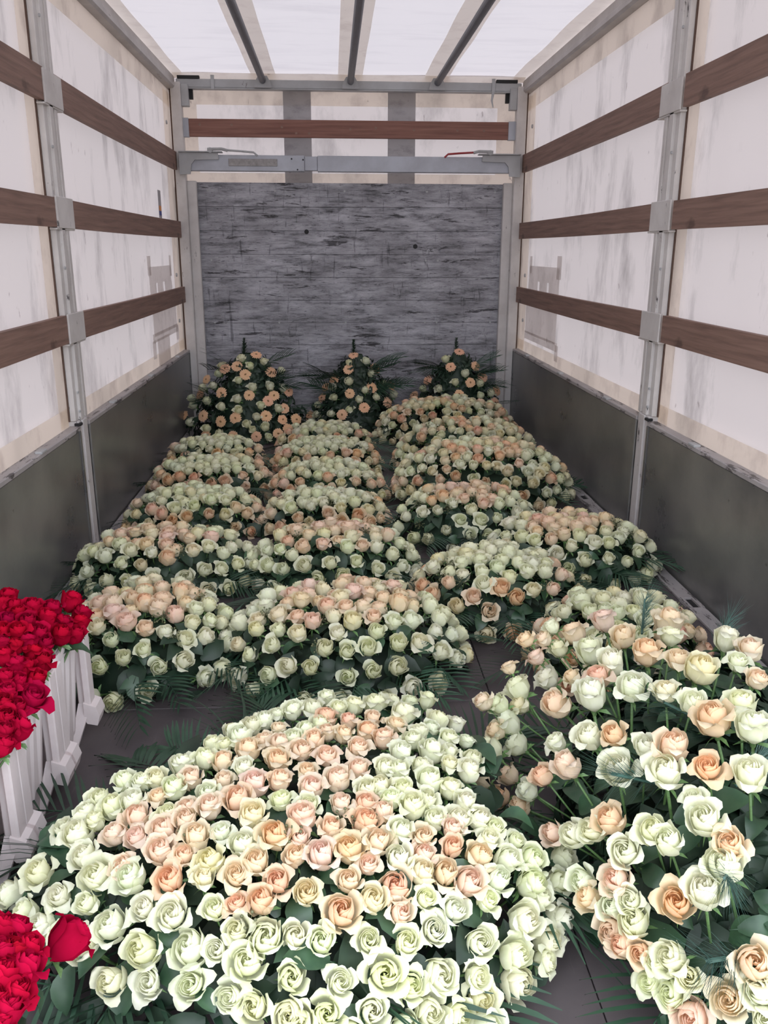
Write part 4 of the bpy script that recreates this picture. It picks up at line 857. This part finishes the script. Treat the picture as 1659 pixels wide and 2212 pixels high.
upright((-.60, 6.12, .50, .42, .64), xyz(GERB_U), xyz(ROSE_U), 'leftmost and widest upright piece of peach gerberas and white roses, in the far left corner', 71)
upright((.17, 6.20, .38, .28, .62), xyz(GERB_V), xyz(ROSE_V), 'middle upright piece of peach gerberas and white roses, against the scraped plywood', 72)
upright((.92, 6.28, .40, .28, .62), xyz(GERB_W), xyz(ROSE_W), 'rightmost upright piece of peach gerberas and white roses, half hidden by a rose mound', 73)

# ------------------------------------------------------------------ white buckets with red roses
def rrect(hx, hy, r, n=5):
    out = []
    for sx_, sy_, a0 in ((1, 1, 0), (-1, 1, pi / 2), (-1, -1, pi), (1, -1, 3 * pi / 2)):
        for k in range(n + 1):
            a = a0 + pi / 2 * k / n; out.append((sx_ * (hx - r) + r * cos(a), sy_ * (hy - r) + r * sin(a)))
    return out
def bucket_meshes():
    H_ = .35; b = MB(); n = 24
    secs = [(0, .082, .045), (.006, .092, .045), (.05, .095, .045), (.055, .099, .045), (H_, .122, .04), (H_ + .004, .130, .04), (H_ - .02, .130, .04)]
    rings = [[(x, y, z) for x, y in rrect(s, s, r)] for z, s, r in secs]
    inner = [[(x, y, z) for x, y in rrect(s, s, .036)] for z, s in ((H_ + .004, .118), (.02, .088))]
    vs = [p for R in rings for p in R]; fs = [(i * n + j, i * n + (j + 1) % n, (i + 1) * n + (j + 1) % n, (i + 1) * n + j) for i in range(len(rings) - 1) for j in range(n)] + [tuple(range(n))[::-1]]
    b.add(vs, fs); k = len(b.v) - 0
    vs = [p for R in inner for p in R]; b.add(vs, [(j, n + j, n + (j + 1) % n, (j + 1) % n) for j in range(n)] + [tuple(range(n, 2 * n))])
    k6 = 6 * n - 6 * n
    body = b.mesh('body', M['bucket'], False)
    # moulded flutes up the aisle face
    b = MB()
    for y in (-.045, 0.0, .045):
        b.add([(.094, y - .012, .06), (.094, y + .012, .06), (.121, y + .014, H_), (.121, y - .014, H_), (.103, y, .07), (.129, y, H_ - .01)], [(0, 4, 5, 3), (4, 1, 2, 5), (0, 1, 4), (3, 5, 2)])
    flute = b.mesh('flute', M['bucket'])
    def rib(s):
        b = MB(); y = s * .113; t = .010
        # upright of the side frame
        b.box(.100, .132, y - t, y + t, .10, H_ - .01, 0, .003); b.box(.118, .136, y - .022, y + .022, .10, H_ - .01, 0, .003)
        # slanting strut back to the base
        b.add([(.10, y - t, .115), (.134, y - t, .115), (.134, y + t, .115), (.10, y + t, .115), (.086, s * .045 - t, .012), (.10, s * .045 - t, .0), (.10, s * .045 + t, .0), (.086, s * .045 + t, .012)],
              [(0, 1, 5, 4), (1, 2, 6, 5), (2, 3, 7, 6), (3, 0, 4, 7), (0, 3, 2, 1), (4, 5, 6, 7)])
        return b.mesh('side_frame', M['bucket'])
    def foot(s):
        b = MB(); y = s * .113
        pr = [(.118, .125), (.150, .112), (.158, .085), (.150, .058), (.124, .064), (.118, .075)]
        b.prism(pr, 'y', y - .028, y + .028); return b.mesh('stacking_foot', M['bucket'])
    return body, flute, [rib(-1), rib(1)], [foot(-1), foot(1)]
BM = bucket_meshes()
def bucket(x, y, label, yaw=0):
    root = tag(empty('flower_bucket', (x, y, 0)), label, 'bucket', 'white flower buckets'); root.rotation_euler.z = yaw
    obj('body', BM[0], root); obj('fluting', BM[1], root)
    for k in range(2): f = obj('side_frame', BM[2][k], root); obj('stacking_foot', BM[3][k], f)
    return root
BUCK = [(-.79, 1.965), (-.79, 1.695), (-.79, 1.425), (-.60, .72)]
LB = ['white plastic flower bucket farthest in the row beside the left board', 'white plastic flower bucket second from the far end of the row at the left', 'white plastic flower bucket at the near end, cut by the left frame edge', 'white plastic flower bucket under the red bunch nearest the camera']
LR = ['red rose in the bunch standing in the farthest white bucket', 'red rose in the bunch standing in the second white bucket from the far end', 'red rose in the bunch standing in the third white bucket, at the left frame edge', 'red rose in the bunch nearest the camera, at the bottom left corner']
for (x, y), lab in zip(BUCK, LB): bucket(x, y, lab)
def long_stem(seed, ln):
    rnd = random.Random(seed); b = MB(); sepals(b, 0, 0); b.tube([(0, 0, 0), (rnd.uniform(-.2, .2), rnd.uniform(-.2, .2), -ln * .5), (0, 0, -ln)], .05, 6, 0)
    return b.mesh('stem', M['stem'], True)
RSTEM = [long_stem(1, 6.2), long_stem(2, 6.2)]
def red_rose(pos, size, bi, rnd, label=None, axis=None, k=None, group=True):
    bx_, by_ = BUCK[bi]
    ax = axis or (Vector(pos) - Vector((bx_ + rnd.uniform(-.03, .03), by_ + rnd.uniform(-.03, .03), .06))).normalized()
    nn = (ax + Vector((rnd.uniform(-.15, .15), rnd.uniform(-.15, .15), .1))).normalized() if axis is None else Vector(axis).normalized()
    k = rnd.randrange(3) if k is None else k; s = size
    mtx = frame(Vector(pos) - nn * s * .5, nn, rnd.uniform(0, 6.28), s) @ Matrix.Diagonal((1, 1, 1.1, 1))
    o = obj('red_rose', RED[k], None, mtx, tint('r', rnd)); tag(o, label or LR[bi], 'rose', 'red roses of the %s bucket' % ('farthest', 'second', 'third', 'nearest')[bi] if label is None else None)
    if label is None: REDS[bi].append(o)
    L_ = Vector((bx_, by_, .08)); inv = mtx.inverted(); tip = inv @ L_
    if axis is None:
        st = obj('stem', RSTEM[rnd.randrange(2)], o); q = Vector((0, 0, -1)).rotation_difference(tip.normalized()).to_matrix().to_4x4()
        st.matrix_basis = q @ Matrix.Diagonal((1, 1, min(1.1, tip.length / 6.3), 1))
    else:
        b = MB(); sepals(b, 0, 0); end = inv @ Vector((-.58, .74, .32)); b.tube([(0, 0, .02), Vector((0, 0, -1.2)), end * .5 + Vector((0, 0, -.6)), end], .05, 7, 0)
        obj('stem', b.mesh('stem', M['stem'], True), o)
    if rnd.random() < .45:
        a = rnd.uniform(0, 6.28); obj('leaf', LEAF[rnd.randrange(4)], o, Matrix.Translation((0, 0, -.5)) @ Matrix.Rotation(a, 4, 'Z') @ Matrix.Rotation(rnd.uniform(-.2, .6), 4, 'Y') @ Matrix.Scale(.75 / s, 4))
    return o
rnd = random.Random(91)
ORD = ['first', 'second', 'third', 'fourth', 'fifth', 'sixth', 'seventh', 'eighth', 'ninth', 'tenth']
REDS = {0: [], 1: [], 2: [], 3: []}
def label_bunch(bi, nm):
    """rows from the back, places from the left: each bloom gets a label of its own"""
    L_ = sorted(REDS[bi], key=lambda o: -o.matrix_basis.translation.y)
    per = 5
    for r_ in range(0, len(L_), per):
        row = sorted(L_[r_:r_ + per], key=lambda o: o.matrix_basis.translation.x)
        for k, o in enumerate(row):
            o['label'] = 'red rose in the %s bunch, %s row from the back, %s from the left' % (nm, ORD[r_ // per], ORD[k])
for i, (x, y, z, s, c) in enumerate(rows(RED_FAR)):
    bi = min(range(3), key=lambda q: abs(BUCK[q][1] - (y + .02)))
    if i == 32: red_rose((x, y, z), .064, bi, rnd, 'fully open bright red rose leaning out over the rim of the second white bucket', None, 3)
    elif i == 5: red_rose((x, y, z), .056, bi, rnd, 'red rose standing highest at the back right edge of the far red bunch')
    else: red_rose((x, y, z), max(.042, min(.054, s * 1.12)), bi, rnd)
# blooms of the same bunches that stand behind, towards the board
for bi in range(3):
    for k in range(7):
        red_rose((BUCK[bi][0] - .03 - .17 * rnd.random(), BUCK[bi][1] + rnd.uniform(-.13, .13), .40 + .03 * rnd.random()), .05, bi, rnd)
for i, (x, y, z, s, c) in enumerate(rows(RED_NEAR)):
    red_rose((x - .012, y - .01, z), max(.042, min(.056, s * 1.2)), 3, rnd)
red_rose((-.372, .955, .375), .056, 3, rnd, 'single magenta-red rose lying out sideways from the nearest red bunch over the white roses', Vector((.55, .45, .35)), 0)
for bi, nm in enumerate(('farthest red', 'second red', 'third red', 'nearest red')): label_bunch(bi, nm)
